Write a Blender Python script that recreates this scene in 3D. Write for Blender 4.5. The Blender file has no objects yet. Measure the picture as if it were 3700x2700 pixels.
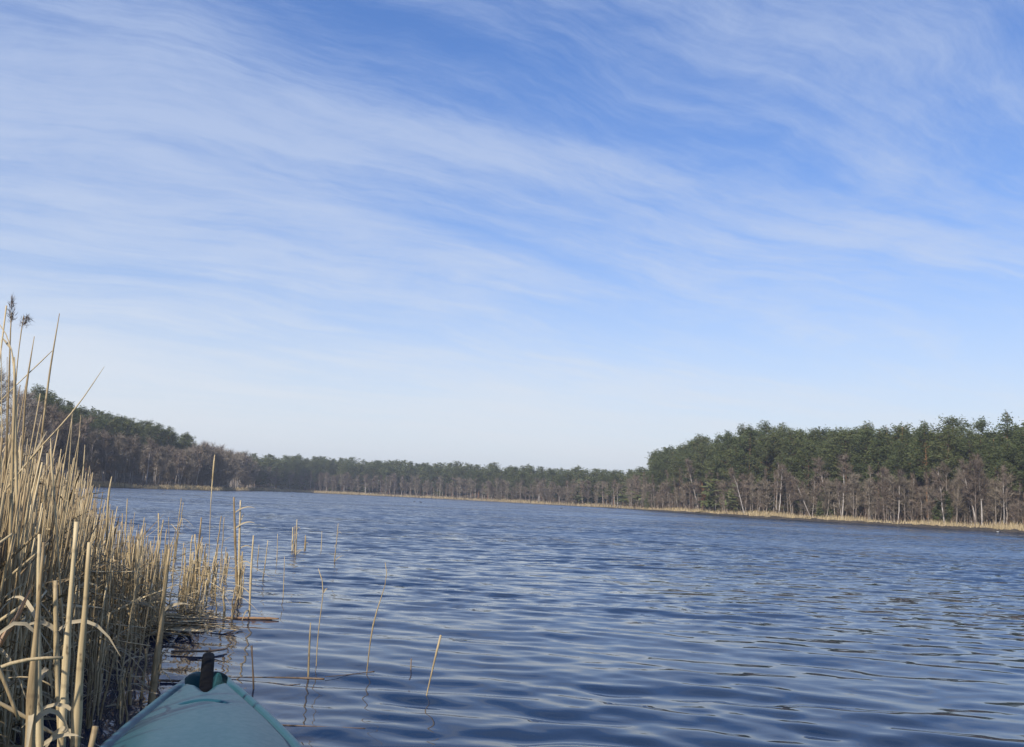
import bpy, math, random
import numpy as np
from mathutils import Matrix, Vector

rng = np.random.default_rng(7)
random.seed(7)
SC = bpy.context.scene
COL = SC.collection
R_ = math.radians

# ------------------------------------------------------------------ camera
EYE = 0.9                      # eye height above the water, sitting in the kayak
FPX, CX, CY = 3204.0, 1850.0, 1350.0
PITCH, ROLL = 8.05, 2.6
M3 = (Matrix.Rotation(R_(90 + PITCH), 3, 'X') @ Matrix.Rotation(R_(ROLL), 3, 'Z'))
cam = bpy.data.cameras.new('camera')
cam.sensor_width = 36.0
cam.lens = 36.0 * FPX / 3700.0
cam.clip_start = 0.02
cam.clip_end = 20000
cam_o = bpy.data.objects.new('camera', cam)
COL.objects.link(cam_o)
cam_o.matrix_world = Matrix.Translation((0, 0, EYE)) @ M3.to_4x4()
SC.camera = cam_o

# ------------------------------------------------------------------ sun, sky, exposure
SUN_AZ, SUN_EL = -148.0, 36.0          # degrees clockwise from +Y: behind and to the left
sun = bpy.data.lights.new('sun', 'SUN')
sun.energy = 4.0
sun.angle = R_(0.6)
sun.color = (1.0, 0.94, 0.85)
sun_o = bpy.data.objects.new('sun', sun)
COL.objects.link(sun_o)
sd = Vector((math.sin(R_(SUN_AZ)) * math.cos(R_(SUN_EL)), math.cos(R_(SUN_AZ)) * math.cos(R_(SUN_EL)), math.sin(R_(SUN_EL))))
sun_o.rotation_euler = sd.to_track_quat('Z', 'Y').to_euler()
sun_o.location = (-30, -10, 40)
SC.view_settings.view_transform = 'Standard'
SC.view_settings.look = 'None'
SC.view_settings.exposure = 0.42
SC.view_settings.gamma = 1.0
SC.view_settings.use_curve_mapping = False
SC.render.engine = 'CYCLES'
SC.cycles.use_denoising = True
SC.cycles.max_bounces = 5
SC.cycles.diffuse_bounces = 2
SC.cycles.glossy_bounces = 3
SC.cycles.transmission_bounces = 2
SC.cycles.volume_bounces = 0
SC.cycles.caustics_reflective = False
SC.cycles.caustics_refractive = False
SC.cycles.sample_clamp_indirect = 4.0


class NT:
    """Small helper to write node trees."""
    def __init__(self, tree):
        self.t = tree
        tree.nodes.clear()

    def n(self, kind, **kw):
        nd = self.t.nodes.new(kind)
        for k, v in kw.items():
            setattr(nd, k, v)
        return nd

    def put(self, sock, v):
        if v is None:
            return
        if hasattr(v, 'is_output'):
            self.t.links.new(v, sock)
        else:
            sock.default_value = v

    def math(self, op, a, b=None, c=None, clamp=False):
        nd = self.n('ShaderNodeMath', operation=op, use_clamp=clamp)
        for i, v in enumerate((a, b, c)):
            self.put(nd.inputs[i], v)
        return nd.outputs[0]

    def vmath(self, op, a, b=None):
        nd = self.n('ShaderNodeVectorMath', operation=op)
        self.put(nd.inputs[0], a)
        self.put(nd.inputs[1], b)
        return nd.outputs['Value'] if op in ('DOT_PRODUCT', 'LENGTH') else nd.outputs[0]

    def noise(self, vec, scale, detail=4.0, rough=0.55, dist=0.0, lac=2.0, dims='3D'):
        nd = self.n('ShaderNodeTexNoise', noise_dimensions=dims)
        self.put(nd.inputs['Vector'], vec)
        for k, v in (('Scale', scale), ('Detail', detail), ('Roughness', rough), ('Distortion', dist), ('Lacunarity', lac)):
            self.put(nd.inputs[k], v)
        return nd.outputs['Fac']

    def ramp(self, fac, stops):
        nd = self.n('ShaderNodeValToRGB')
        el = nd.color_ramp.elements
        while len(el) < len(stops):
            el.new(0.5)
        for e, (p, c) in zip(el, stops):
            e.position = p
            e.color = (*c, 1) if len(c) == 3 else c
        self.put(nd.inputs[0], fac)
        return nd.outputs[0]

    def mix(self, fac, a, b, blend='MIX'):
        nd = self.n('ShaderNodeMix', data_type='RGBA', blend_type=blend)
        self.put(nd.inputs[0], fac)
        for s, v in ((nd.inputs[6], a), (nd.inputs[7], b)):
            if isinstance(v, tuple) and len(v) == 3:
                v = (*v, 1)
            self.put(s, v)
        return nd.outputs[2]

    def mapr(self, v, a, b, c=0.0, d=1.0, smooth=True):
        nd = self.n('ShaderNodeMapRange', interpolation_type='SMOOTHSTEP' if smooth else 'LINEAR')
        for i, x in enumerate((v, a, b, c, d)):
            self.put(nd.inputs[i], x)
        return nd.outputs[0]

    def comb(self, x, y, z):
        nd = self.n('ShaderNodeCombineXYZ')
        for i, v in enumerate((x, y, z)):
            self.put(nd.inputs[i], v)
        return nd.outputs[0]

    def sep(self, v):
        nd = self.n('ShaderNodeSeparateXYZ')
        self.put(nd.inputs[0], v)
        return nd.outputs


world = bpy.data.worlds.new('World')
SC.world = world
world.use_nodes = True
w = NT(world.node_tree)
tc = w.n('ShaderNodeTexCoord')
dirn = w.vmath('NORMALIZE', tc.outputs['Generated'])
dx, dy, dz = w.sep(dirn)
sky = w.n('ShaderNodeTexSky', sky_type='NISHITA')
sky.sun_disc = False
sky.sun_elevation = R_(SUN_EL)
sky.sun_rotation = R_(SUN_AZ)
sky.altitude = 60
sky.air_density = 1.0
sky.dust_density = 0.6
sky.ozone_density = 2.2
tint = w.mix(w.math('POWER', 2.718, w.math('MULTIPLY', w.math('MAXIMUM', dz, 0.0), -3.5)), (0.54, 0.83, 1.28), (0.66, 0.745, 0.84))
skycol = w.mix(1.0, sky.outputs[0], tint, 'MULTIPLY')
bg_sky = w.n('ShaderNodeBackground')
w.put(bg_sky.inputs[0], skycol)
bg_sky.inputs[1].default_value = 0.118
# high cirrus: a thin layer seen in perspective, combed along one wind direction
zc = w.math('ADD', w.math('MAXIMUM', dz, 0.0), 0.10)
px_ = w.math('DIVIDE', dx, zc)
py_ = w.math('DIVIDE', dy, zc)
WIND = R_(62)
u_ = w.math('ADD', w.math('MULTIPLY', px_, math.sin(WIND)), w.math('MULTIPLY', py_, math.cos(WIND)))
v_ = w.math('SUBTRACT', w.math('MULTIPLY', py_, math.sin(WIND)), w.math('MULTIPLY', px_, math.cos(WIND)))
plane = w.comb(u_, v_, 0.0)
warp = w.noise(plane, 0.42, 2, 0.45)
warp2 = w.noise(w.vmath('ADD', plane, (7.3, 2.1, 0.0)), 1.7, 4, 0.55)
vw = w.math('ADD', v_, w.math('ADD', w.math('MULTIPLY', warp, 1.1), w.math('MULTIPLY', warp2, 0.26)))
SEED = 58.1
big = w.noise(w.comb(w.math('MULTIPLY', u_, 0.34), w.math('MULTIPLY', vw, 0.62), SEED), 1.0, 3, 0.5)
band = w.noise(w.comb(w.math('MULTIPLY', u_, 0.36), w.math('MULTIPLY', vw, 1.6), SEED + 4), 1.0, 7, 0.60, 0.15)
fib = w.noise(w.comb(w.math('MULTIPLY', u_, 1.0), w.math('MULTIPLY', vw, 7.0), SEED + 9), 1.0, 9, 0.70, 0.25)
soft = w.noise(w.comb(w.math('MULTIPLY', u_, 1.5), w.math('MULTIPLY', vw, 2.6), SEED + 15), 1.0, 9, 0.70, 0.45)
# the layer is thicker to the left of the lake and thins out to the right
lean = w.math('SUBTRACT', w.math('MULTIPLY', dx, -0.13), w.math('MULTIPLY', w.mapr(dz, 0.52, 0.85), 0.22))
dens = w.math('ADD', w.math('MULTIPLY', big, 0.50), w.math('MULTIPLY', band, 0.50))
dens = w.math('ADD', dens, w.math('MULTIPLY', fib, 0.40))
dens = w.math('ADD', dens, w.math('MULTIPLY', soft, 0.42))
dens = w.math('ADD', dens, lean)
cover = w.mapr(dens, 0.735, 1.08)
low = w.math('POWER', 2.718, w.math('MULTIPLY', w.math('POWER', w.math('DIVIDE', w.math('MAXIMUM', dz, 0.0), 0.225), 1.7), -1.0))
cover = w.math('MULTIPLY', cover, 0.70)
veil = w.math('MULTIPLY', low, 0.97)
keep = w.math('MULTIPLY', w.math('SUBTRACT', 1.0, cover), w.math('SUBTRACT', 1.0, veil))
fac = w.math('SUBTRACT', 1.0, keep, clamp=True)
bg_cloud = w.n('ShaderNodeBackground')
cloudcol = w.mix(w.math('POWER', low, 0.8), (0.37, 0.45, 0.625), (0.65, 0.685, 0.71))
w.put(bg_cloud.inputs[0], cloudcol)
bg_cloud.inputs[1].default_value = 1.0
mixs = w.n('ShaderNodeMixShader')
w.put(mixs.inputs[0], fac)
w.put(mixs.inputs[1], bg_sky.outputs[0])
w.put(mixs.inputs[2], bg_cloud.outputs[0])
wo = w.n('ShaderNodeOutputWorld')
w.put(wo.inputs[0], mixs.outputs[0])
world.cycles.sampling_method = 'MANUAL'
world.cycles.sample_map_resolution = 1024


# ------------------------------------------------------------------ measuring helpers
def ray(px, py):
    return M3 @ Vector(((px - CX) / FPX, -(py - CY) / FPX, -1.0))


def on_plane(px, py, z=0.0):
    d = ray(px, py)
    t = (z - EYE) / d.z
    return Vector((d.x * t, d.y * t, z))


def at_range(px, py, D):
    d = ray(px, py)
    t = D / math.hypot(d.x, d.y)
    return Vector((d.x * t, d.y * t, EYE + d.z * t))


def horizon_y(px):
    return 1803.6 + 0.0454 * (px - 1850)


def az_of(px):
    d = ray(px, horizon_y(px))
    return math.atan2(d.x, d.y)


# distance of the water's edge by direction (bearing read off the photo's horizon)
SHORE = [(-1500, 13), (-600, 24), (0, 70), (340, 135), (600, 152), (800, 175), (900, 235), (1077, 300), (1500, 290),
         (1900, 228), (2200, 196), (2350, 160), (2700, 118), (3200, 101), (3700, 91), (4500, 78)]
S_AZ = np.array([az_of(p) for p, _ in SHORE])
S_R = np.array([float(r) for _, r in SHORE])
S_AZ = np.concatenate([[-math.pi, -2.2, -1.5], S_AZ, [1.3, 2.0, 2.6, math.pi]])
S_R = np.concatenate([[26, 16, 12], S_R, [62, 60, 40, 26]])


def shore_r(az):
    return np.interp(az, S_AZ, S_R)


HILL_AZ = np.array([-math.pi, az_of(-600), az_of(100), az_of(420), az_of(700), az_of(1000), az_of(2200), az_of(2600), az_of(3700), math.pi])
HILL_H = np.array([2.0, 4.0, 6.0, 5.5, 4.0, 5.0, 4.5, 3.4, 2.6, 2.0])


def ground_z(r, az):
    R = shore_r(az)
    s = r - R
    z = np.where(s < 0, np.maximum(-1.2, s * 0.12), 0.02 + 0.3 * np.clip(s / 4.0, 0, 1))
    h = np.interp(az, HILL_AZ, HILL_H)
    z = z + h * np.clip((s - 6) / 60.0, 0, 1) ** 1.1 + 0.10 * np.sin(r * 0.6) * np.clip(s / 4, 0, 1)
    return z


# ------------------------------------------------------------------ mesh helpers
def mesh_np(name, V, F, mats, smooth=False, midx=None):
    """V (n,3); F = list of int arrays, each (m,3) or (m,4)."""
    me = bpy.data.meshes.new(name)
    F = [np.asarray(f, dtype=np.int32) for f in F if len(f)]
    V = np.asarray(V, dtype=np.float32)
    me.vertices.add(len(V))
    me.vertices.foreach_set('co', V.ravel())
    loops = np.concatenate([f.ravel() for f in F])
    sizes = np.concatenate([np.full(len(f), f.shape[1], dtype=np.int32) for f in F])
    me.loops.add(len(loops))
    me.loops.foreach_set('vertex_index', loops)
    me.polygons.add(len(sizes))
    starts = np.concatenate([[0], np.cumsum(sizes)[:-1]]).astype(np.int32)
    me.polygons.foreach_set('loop_start', starts)
    try:
        me.polygons.foreach_set('loop_total', sizes)
    except Exception:
        pass
    for m in (mats if isinstance(mats, (list, tuple)) else [mats]):
        me.materials.append(m)
    if midx is not None:
        me.polygons.foreach_set('material_index', np.asarray(midx, dtype=np.int32))
    me.update(calc_edges=True)
    if smooth:
        me.polygons.foreach_set('use_smooth', np.ones(len(sizes), dtype=bool))
    me.validate()
    return me


class Buf:
    """Collects tubes and blades as one mesh."""
    def __init__(self):
        self.V, self.Q, self.T, self.n = [], [], [], 0

    def add(self, V, Q=(), T=()):
        V = np.asarray(V, dtype=np.float64).reshape(-1, 3)
        if len(Q):
            self.Q.append(np.asarray(Q, dtype=np.int32) + self.n)
        if len(T):
            self.T.append(np.asarray(T, dtype=np.int32) + self.n)
        self.V.append(V)
        self.n += len(V)

    def tube(self, path, rad, sides=5, cap=True):
        P = np.asarray([tuple(p) for p in path], dtype=np.float64)
        rad = np.broadcast_to(np.asarray(rad, dtype=np.float64), (len(P),))
        T = np.gradient(P, axis=0)
        T /= np.linalg.norm(T, axis=1)[:, None] + 1e-9
        ref = np.array([1.0, 0.1, 0.0]) if abs(T[0][2]) > 0.6 else np.array([0.0, 0.1, 1.0])
        A = np.cross(T, ref)
        A /= np.linalg.norm(A, axis=1)[:, None] + 1e-9
        B = np.cross(T, A)
        th = np.arange(sides) * 2 * math.pi / sides
        V = P[:, None, :] + rad[:, None, None] * (A[:, None, :] * np.cos(th)[None, :, None] + B[:, None, :] * np.sin(th)[None, :, None])
        k = len(P)
        i = np.arange(k - 1)[:, None] * sides
        j = np.arange(sides)[None, :]
        jn = (j + 1) % sides
        Q = np.stack([i + j, i + jn, i + sides + jn, i + sides + j], -1).reshape(-1, 4)
        V = V.reshape(-1, 3)
        Tt = []
        if cap:
            V = np.vstack([V, P[-1]])
            b = (k - 1) * sides
            Tt = [[b + a, b + (a + 1) % sides, k * sides] for a in range(sides)]
        self.add(V, Q, Tt)

    def blade(self, path, width, normal_hint=(0, 0, 1), fold=0.0):
        """A leaf blade: a strip with a shallow V fold."""
        P = np.asarray([tuple(p) for p in path], dtype=np.float64)
        wd = np.broadcast_to(np.asarray(width, dtype=np.float64), (len(P),))
        T = np.gradient(P, axis=0)
        T /= np.linalg.norm(T, axis=1)[:, None] + 1e-9
        A = np.cross(T, np.asarray(normal_hint, dtype=np.float64))
        A /= np.linalg.norm(A, axis=1)[:, None] + 1e-9
        N = np.cross(A, T)
        L = P + A * wd[:, None] * 0.5 + N * (wd * fold)[:, None]
        Rr = P - A * wd[:, None] * 0.5 + N * (wd * fold)[:, None]
        V = np.stack([L, P, Rr], 1).reshape(-1, 3)
        k = len(P)
        i = np.arange(k - 1)[:, None] * 3
        Q = np.concatenate([np.concatenate([i, i + 1, i + 4, i + 3], 1), np.concatenate([i + 1, i + 2, i + 5, i + 4], 1)])
        self.add(V, Q)

    def arrays(self):
        V = np.concatenate(self.V) if self.V else np.zeros((0, 3))
        Q = np.concatenate(self.Q) if self.Q else np.zeros((0, 4), dtype=np.int32)
        T = np.concatenate(self.T) if self.T else np.zeros((0, 3), dtype=np.int32)
        return V, Q, T

    def mesh(self, name, mat, smooth=False):
        V, Q, T = self.arrays()
        return mesh_np(name, V, [Q, T], mat, smooth)


def obj(name, me, parent=None, loc=None):
    o = bpy.data.objects.new(name, me)
    COL.objects.link(o)
    if parent is not None:
        o.parent = parent
    if loc is not None:
        o.location = loc
    return o


def thing(name, label, cat, loc=(0, 0, 0), group=None):
    o = obj(name, None, None, loc)
    o.empty_display_size = 0.1
    return tag(o, label, cat, group)


def tag(o, label=None, cat=None, group=None, kind=None):
    for k, v in (('label', label), ('category', cat), ('group', group), ('kind', kind)):
        if v:
            o[k] = v
        elif k in o:
            del o[k]
    return o


def copy_thing(src, loc, rz=0.0, scale=(1, 1, 1), lean=(0, 0), label=None, cat=None, group=None):
    o = src.copy()
    COL.objects.link(o)
    o.location = loc
    o.rotation_euler = (lean[0], lean[1], rz)
    o.scale = scale
    tag(o, label, cat, group)
    for ch in src.children:
        c = ch.copy()
        COL.objects.link(c)
        c.parent = o
        for g in ch.children:
            e = g.copy()
            COL.objects.link(e)
            e.parent = c
    return o


# ------------------------------------------------------------------ materials
def material(name):
    m = bpy.data.materials.new(name)
    m.use_nodes = True
    nt = NT(m.node_tree)
    out = nt.n('ShaderNodeOutputMaterial')
    bs = nt.n('ShaderNodeBsdfPrincipled')
    nt.t.links.new(bs.outputs[0], out.inputs[0])
    return m, nt, bs


def varied(name, stops, rough=0.85, island=True, scale=3.0, amount=0.5, spec=0.2, transl=0.0, obj_amount=0.0):
    """Colour that differs from piece to piece (per island) and along each piece (noise)."""
    m, nt, bs = material(name)
    geo = nt.n('ShaderNodeNewGeometry')
    oi = nt.n('ShaderNodeObjectInfo')
    tcn = nt.n('ShaderNodeTexCoord')
    nz = nt.noise(tcn.outputs['Object'], scale, 4, 0.6)
    r = geo.outputs['Random Per Island'] if island else oi.outputs['Random']
    f = nt.math('ADD', nt.math('MULTIPLY', r, 1 - amount), nt.math('MULTIPLY', nz, amount))
    if obj_amount:
        f = nt.math('ADD', nt.math('MULTIPLY', f, 1 - obj_amount), nt.math('MULTIPLY', oi.outputs['Random'], obj_amount))
    col = nt.ramp(f, stops)
    nt.put(bs.inputs['Base Color'], col)
    bs.inputs['Roughness'].default_value = rough
    bs.inputs['Specular IOR Level'].default_value = spec
    if transl:
        tr = nt.n('ShaderNodeBsdfTranslucent')
        nt.put(tr.inputs[0], col)
        mx = nt.n('ShaderNodeMixShader')
        mx.inputs[0].default_value = transl
        nt.put(mx.inputs[1], bs.outputs[0])
        nt.put(mx.inputs[2], tr.outputs[0])
        nt.put(nt.t.nodes['Material Output'].inputs[0], mx.outputs[0])
    return m


MAT = {}
MAT['needles'] = varied('pine_needles', [(0.15, (0.060, 0.085, 0.030)), (0.5, (0.105, 0.122, 0.042)), (0.85, (0.155, 0.160, 0.060))], 0.7, True, 0.6, 0.35, 0.25, 0.25, 0.25)
MAT['pine_bark'] = varied('pine_bark', [(0.3, (0.10, 0.065, 0.045)), (0.7, (0.24, 0.13, 0.075))], 0.9, False, 1.2, 0.7, 0.1)
MAT['orange_bark'] = varied('orange_pine_bark', [(0.3, (0.22, 0.11, 0.05)), (0.7, (0.36, 0.20, 0.10))], 0.9, False, 1.2, 0.7, 0.1)
MAT['birch_bark'] = varied('birch_bark', [(0.25, (0.20, 0.17, 0.14)), (0.5, (0.42, 0.37, 0.32)), (0.8, (0.58, 0.52, 0.46))], 0.8, False, 2.5, 0.8, 0.15)
MAT['grey_bark'] = varied('grey_bark', [(0.3, (0.17, 0.135, 0.11)), (0.7, (0.38, 0.32, 0.26))], 0.9, False, 1.2, 0.7, 0.1)
MAT['twigs_red'] = varied('red_brown_twigs', [(0.2, (0.098, 0.074, 0.055)), (0.8, (0.240, 0.185, 0.138))], 0.85, True, 0.5, 0.3, 0.1, 0, 0.4)
MAT['twigs_grey'] = varied('grey_brown_twigs', [(0.2, (0.11, 0.088, 0.064)), (0.8, (0.260, 0.214, 0.155))], 0.85, True, 0.5, 0.3, 0.1, 0, 0.4)
MAT['twigs_pale'] = varied('pale_grey_twigs', [(0.2, (0.20, 0.165, 0.135)), (0.8, (0.38, 0.325, 0.265))], 0.85, True, 0.5, 0.3, 0.1, 0, 0.4)
MAT['dry_leaves'] = varied('dry_oak_leaves', [(0.2, (0.13, 0.065, 0.035)), (0.8, (0.26, 0.14, 0.075))], 0.85, True, 0.5, 0.3, 0.1, 0.2, 0.3)
MAT['shore_reed'] = varied('shore_reed', [(0.15, (0.26, 0.19, 0.105)), (0.5, (0.44, 0.34, 0.19)), (0.85, (0.60, 0.48, 0.28))], 0.85, True, 0.08, 0.5, 0.1)
MAT['brush'] = varied('brown_brush', [(0.15, (0.085, 0.060, 0.045)), (0.85, (0.22, 0.16, 0.11))], 0.9, True, 0.1, 0.4, 0.1)
def reed_material():
    m, nt, bs = material('dry_reed_stem')
    oi = nt.n('ShaderNodeObjectInfo')
    tcn = nt.n('ShaderNodeTexCoord')
    x, y, z = nt.sep(tcn.outputs['Object'])
    rnd = oi.outputs['Random']
    streak = nt.noise(nt.comb(nt.math('MULTIPLY', x, 260.0), nt.math('MULTIPLY', y, 260.0), nt.math('ADD', nt.math('MULTIPLY', z, 7.0), nt.math('MULTIPLY', rnd, 50.0))), 1.0, 4, 0.6)
    sheath = nt.noise(nt.comb(rnd, 3.0, nt.math('MULTIPLY', z, 6.0)), 1.0, 2, 0.5)
    f = nt.math('ADD', nt.math('ADD', nt.math('MULTIPLY', streak, 0.42), nt.math('MULTIPLY', sheath, 0.36)), nt.math('MULTIPLY', rnd, 0.26))
    col = nt.ramp(f, [(0.28, (0.155, 0.102, 0.050)), (0.45, (0.345, 0.25, 0.128)), (0.58, (0.49, 0.372, 0.20)), (0.75, (0.64, 0.51, 0.30))])
    # dark nodes along the stalk and blackish mould specks
    saw = nt.math('FRACT', nt.math('ADD', nt.math('MULTIPLY', z, 6.3), nt.math('MULTIPLY', rnd, 9.0)))
    ring = nt.mapr(nt.math('ABSOLUTE', nt.math('SUBTRACT', saw, 0.5)), 0.010, 0.045, 0.28, 0.0)
    spk = nt.mapr(nt.noise(nt.comb(nt.math('MULTIPLY', x, 60.0), nt.math('MULTIPLY', y, 60.0), nt.math('MULTIPLY', z, 26.0)), 1.0, 3, 0.6), 0.62, 0.72, 0.0, 0.7)
    col = nt.mix(nt.math('MAXIMUM', ring, spk), col, (0.10, 0.068, 0.038))
    nt.put(bs.inputs['Base Color'], col)
    bs.inputs['Roughness'].default_value = 0.6
    bs.inputs['Specular IOR Level'].default_value = 0.3
    return m


MAT['reed'] = reed_material()
MAT['reed_old'] = varied('weathered_reed', [(0.1, (0.135, 0.091, 0.048)), (0.4, (0.325, 0.236, 0.126)), (0.7, (0.515, 0.393, 0.216)), (0.95, (0.67, 0.535, 0.315))], 0.65, True, 3.0, 0.35, 0.25)
MAT['reed_leaf'] = varied('dry_reed_leaf', [(0.1, (0.20, 0.15, 0.09)), (0.5, (0.43, 0.345, 0.215)), (0.9, (0.62, 0.53, 0.36))], 0.7, True, 4.0, 0.4, 0.25, 0.2)
MAT['plume'] = varied('reed_plume', [(0.2, (0.10, 0.078, 0.064)), (0.8, (0.24, 0.185, 0.145))], 0.9, True, 6.0, 0.3, 0.1)
MAT['dark_stem'] = varied('wet_dark_stem', [(0.2, (0.075, 0.050, 0.032)), (0.8, (0.21, 0.14, 0.085))], 0.45, True, 8.0, 0.6, 0.4)
MAT['rust_stem'] = varied('wet_orange_stem', [(0.2, (0.17, 0.09, 0.045)), (0.8, (0.40, 0.24, 0.12))], 0.45, True, 8.0, 0.6, 0.4)


def ground_material():
    m, nt, bs = material('forest_floor')
    geo = nt.n('ShaderNodeNewGeometry')
    n1 = nt.noise(geo.outputs['Position'], 0.35, 6, 0.6)
    n2 = nt.noise(geo.outputs['Position'], 4.0, 5, 0.65)
    f = nt.math('ADD', nt.math('MULTIPLY', n1, 0.6), nt.math('MULTIPLY', n2, 0.4))
    nt.put(bs.inputs['Base Color'], nt.ramp(f, [(0.3, (0.055, 0.042, 0.028)), (0.5, (0.12, 0.09, 0.055)), (0.7, (0.21, 0.165, 0.095))]))
    bs.inputs['Roughness'].default_value = 0.95
    bp = nt.n('ShaderNodeBump')
    bp.inputs['Strength'].default_value = 0.7
    bp.inputs['Distance'].default_value = 0.1
    nt.put(bp.inputs['Height'], n2)
    nt.put(bs.inputs['Normal'], bp.outputs[0])
    return m


def water_material():
    m, nt, bs = material('lake_water')
    bs.inputs['Base Color'].default_value = (0.010, 0.023, 0.050, 1)
    bs.inputs['Roughness'].default_value = 0.03
    bs.inputs['IOR'].default_value = 1.333
    bs.inputs['Specular IOR Level'].default_value = 0.5
    geo = nt.n('ShaderNodeNewGeometry')
    p = geo.outputs['Position']
    x, y, z = nt.sep(p)
    dist = nt.vmath('LENGTH', p)
    # wind ripples as a field of slopes: noise gives the tilt of the surface in x and y
    def slopes(sx, sy, det, rough, off, dst=0.3):
        nd = nt.n('ShaderNodeTexNoise', noise_dimensions='3D')
        nt.put(nd.inputs['Vector'], nt.comb(nt.math('MULTIPLY', x, sx), nt.math('MULTIPLY', y, sy), off))
        nd.inputs['Scale'].default_value = 1.0
        nd.inputs['Detail'].default_value = det
        nd.inputs['Roughness'].default_value = rough
        nd.inputs['Distortion'].default_value = dst
        return nt.vmath('SUBTRACT', nd.outputs['Color'], (0.5, 0.5, 0.5))
    gust = nt.mapr(nt.noise(nt.comb(nt.math('MULTIPLY', x, 0.045), nt.math('MULTIPLY', y, 0.11), 2.0), 1.0, 4, 0.55), 0.36, 0.64, 0.55, 1.25)
    near = slopes(3.6, 8.5, 2, 0.5, 1.0)
    mid = slopes(2.0, 4.4, 4, 0.6, 5.0)
    wide = slopes(0.30, 0.60, 4, 0.65, 9.0)
    k_near = nt.mapr(dist, 3.0, 10.0, 0.16, 0.62)
    k_mid = nt.mapr(dist, 4.0, 18.0, 0.10, 0.95)
    k_wide = nt.mapr(dist, 15.0, 60.0, 0.0, 0.70)
    def scaled(v, k):
        nd = nt.n('ShaderNodeVectorMath', operation='SCALE')
        nt.put(nd.inputs[0], v)
        nt.put(nd.inputs['Scale'], k)
        return nd.outputs[0]
    sl = nt.vmath('ADD', nt.vmath('ADD', scaled(near, k_near), scaled(mid, k_mid)), scaled(wide, k_wide))
    sl = scaled(sl, gust)
    sl = nt.vmath('MULTIPLY', sl, (0.55, 1.0, 0.0))
    # wind from across the lake: the faces towards the near shore are the steeper ones
    lee = nt.mapr(dist, 4.0, 24.0, -0.008, -0.135)
    sl = nt.vmath('ADD', sl, nt.comb(0.0, lee, 0.0))
    nrm = nt.vmath('NORMALIZE', nt.vmath('ADD', geo.outputs['Normal'], sl))
    nt.put(bs.inputs['Normal'], nrm)
    return m


MAT['ground'] = ground_material()
MAT['water'] = water_material()

# ------------------------------------------------------------------ ground: one sheet, shore to horizon
def build_ground():
    az = np.concatenate([np.linspace(-math.pi, -0.75, 60)[:-1], np.linspace(-0.75, 0.75, 300), np.linspace(0.75, math.pi, 60)[1:]])
    offs = np.array([-14, -8, -4, -2, -1, -0.4, 0, 0.5, 1, 2, 3, 4.5, 6, 8, 11, 14, 18, 23, 29, 36, 44, 54, 66, 90, 140, 260, 500, 850.0])
    A, O = np.meshgrid(az, offs, indexing='ij')
    Rr = np.maximum(shore_r(A) + O, 3.0 + 0.1 * (O + 14))
    Z = ground_z(Rr, A)
    V = np.stack([Rr * np.sin(A), Rr * np.cos(A), Z], -1).reshape(-1, 3)
    k = len(offs)
    i = np.arange(len(az) - 1)[:, None] * k
    j = np.arange(k - 1)[None, :]
    Q = np.stack([i + j, i + j + 1, i + k + j + 1, i + k + j], -1).reshape(-1, 4)[:, ::-1]
    # lake bed in the middle
    c = len(V)
    V = np.vstack([V, [[0, 0, -1.2]]])
    T = [[c, a * k, (a + 1) * k] for a in range(len(az) - 1)]
    o = obj('ground', mesh_np('ground', V, [Q, np.array(T)[:, ::-1]], MAT['ground'], True))
    tag(o, kind='structure')


build_ground()

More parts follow.
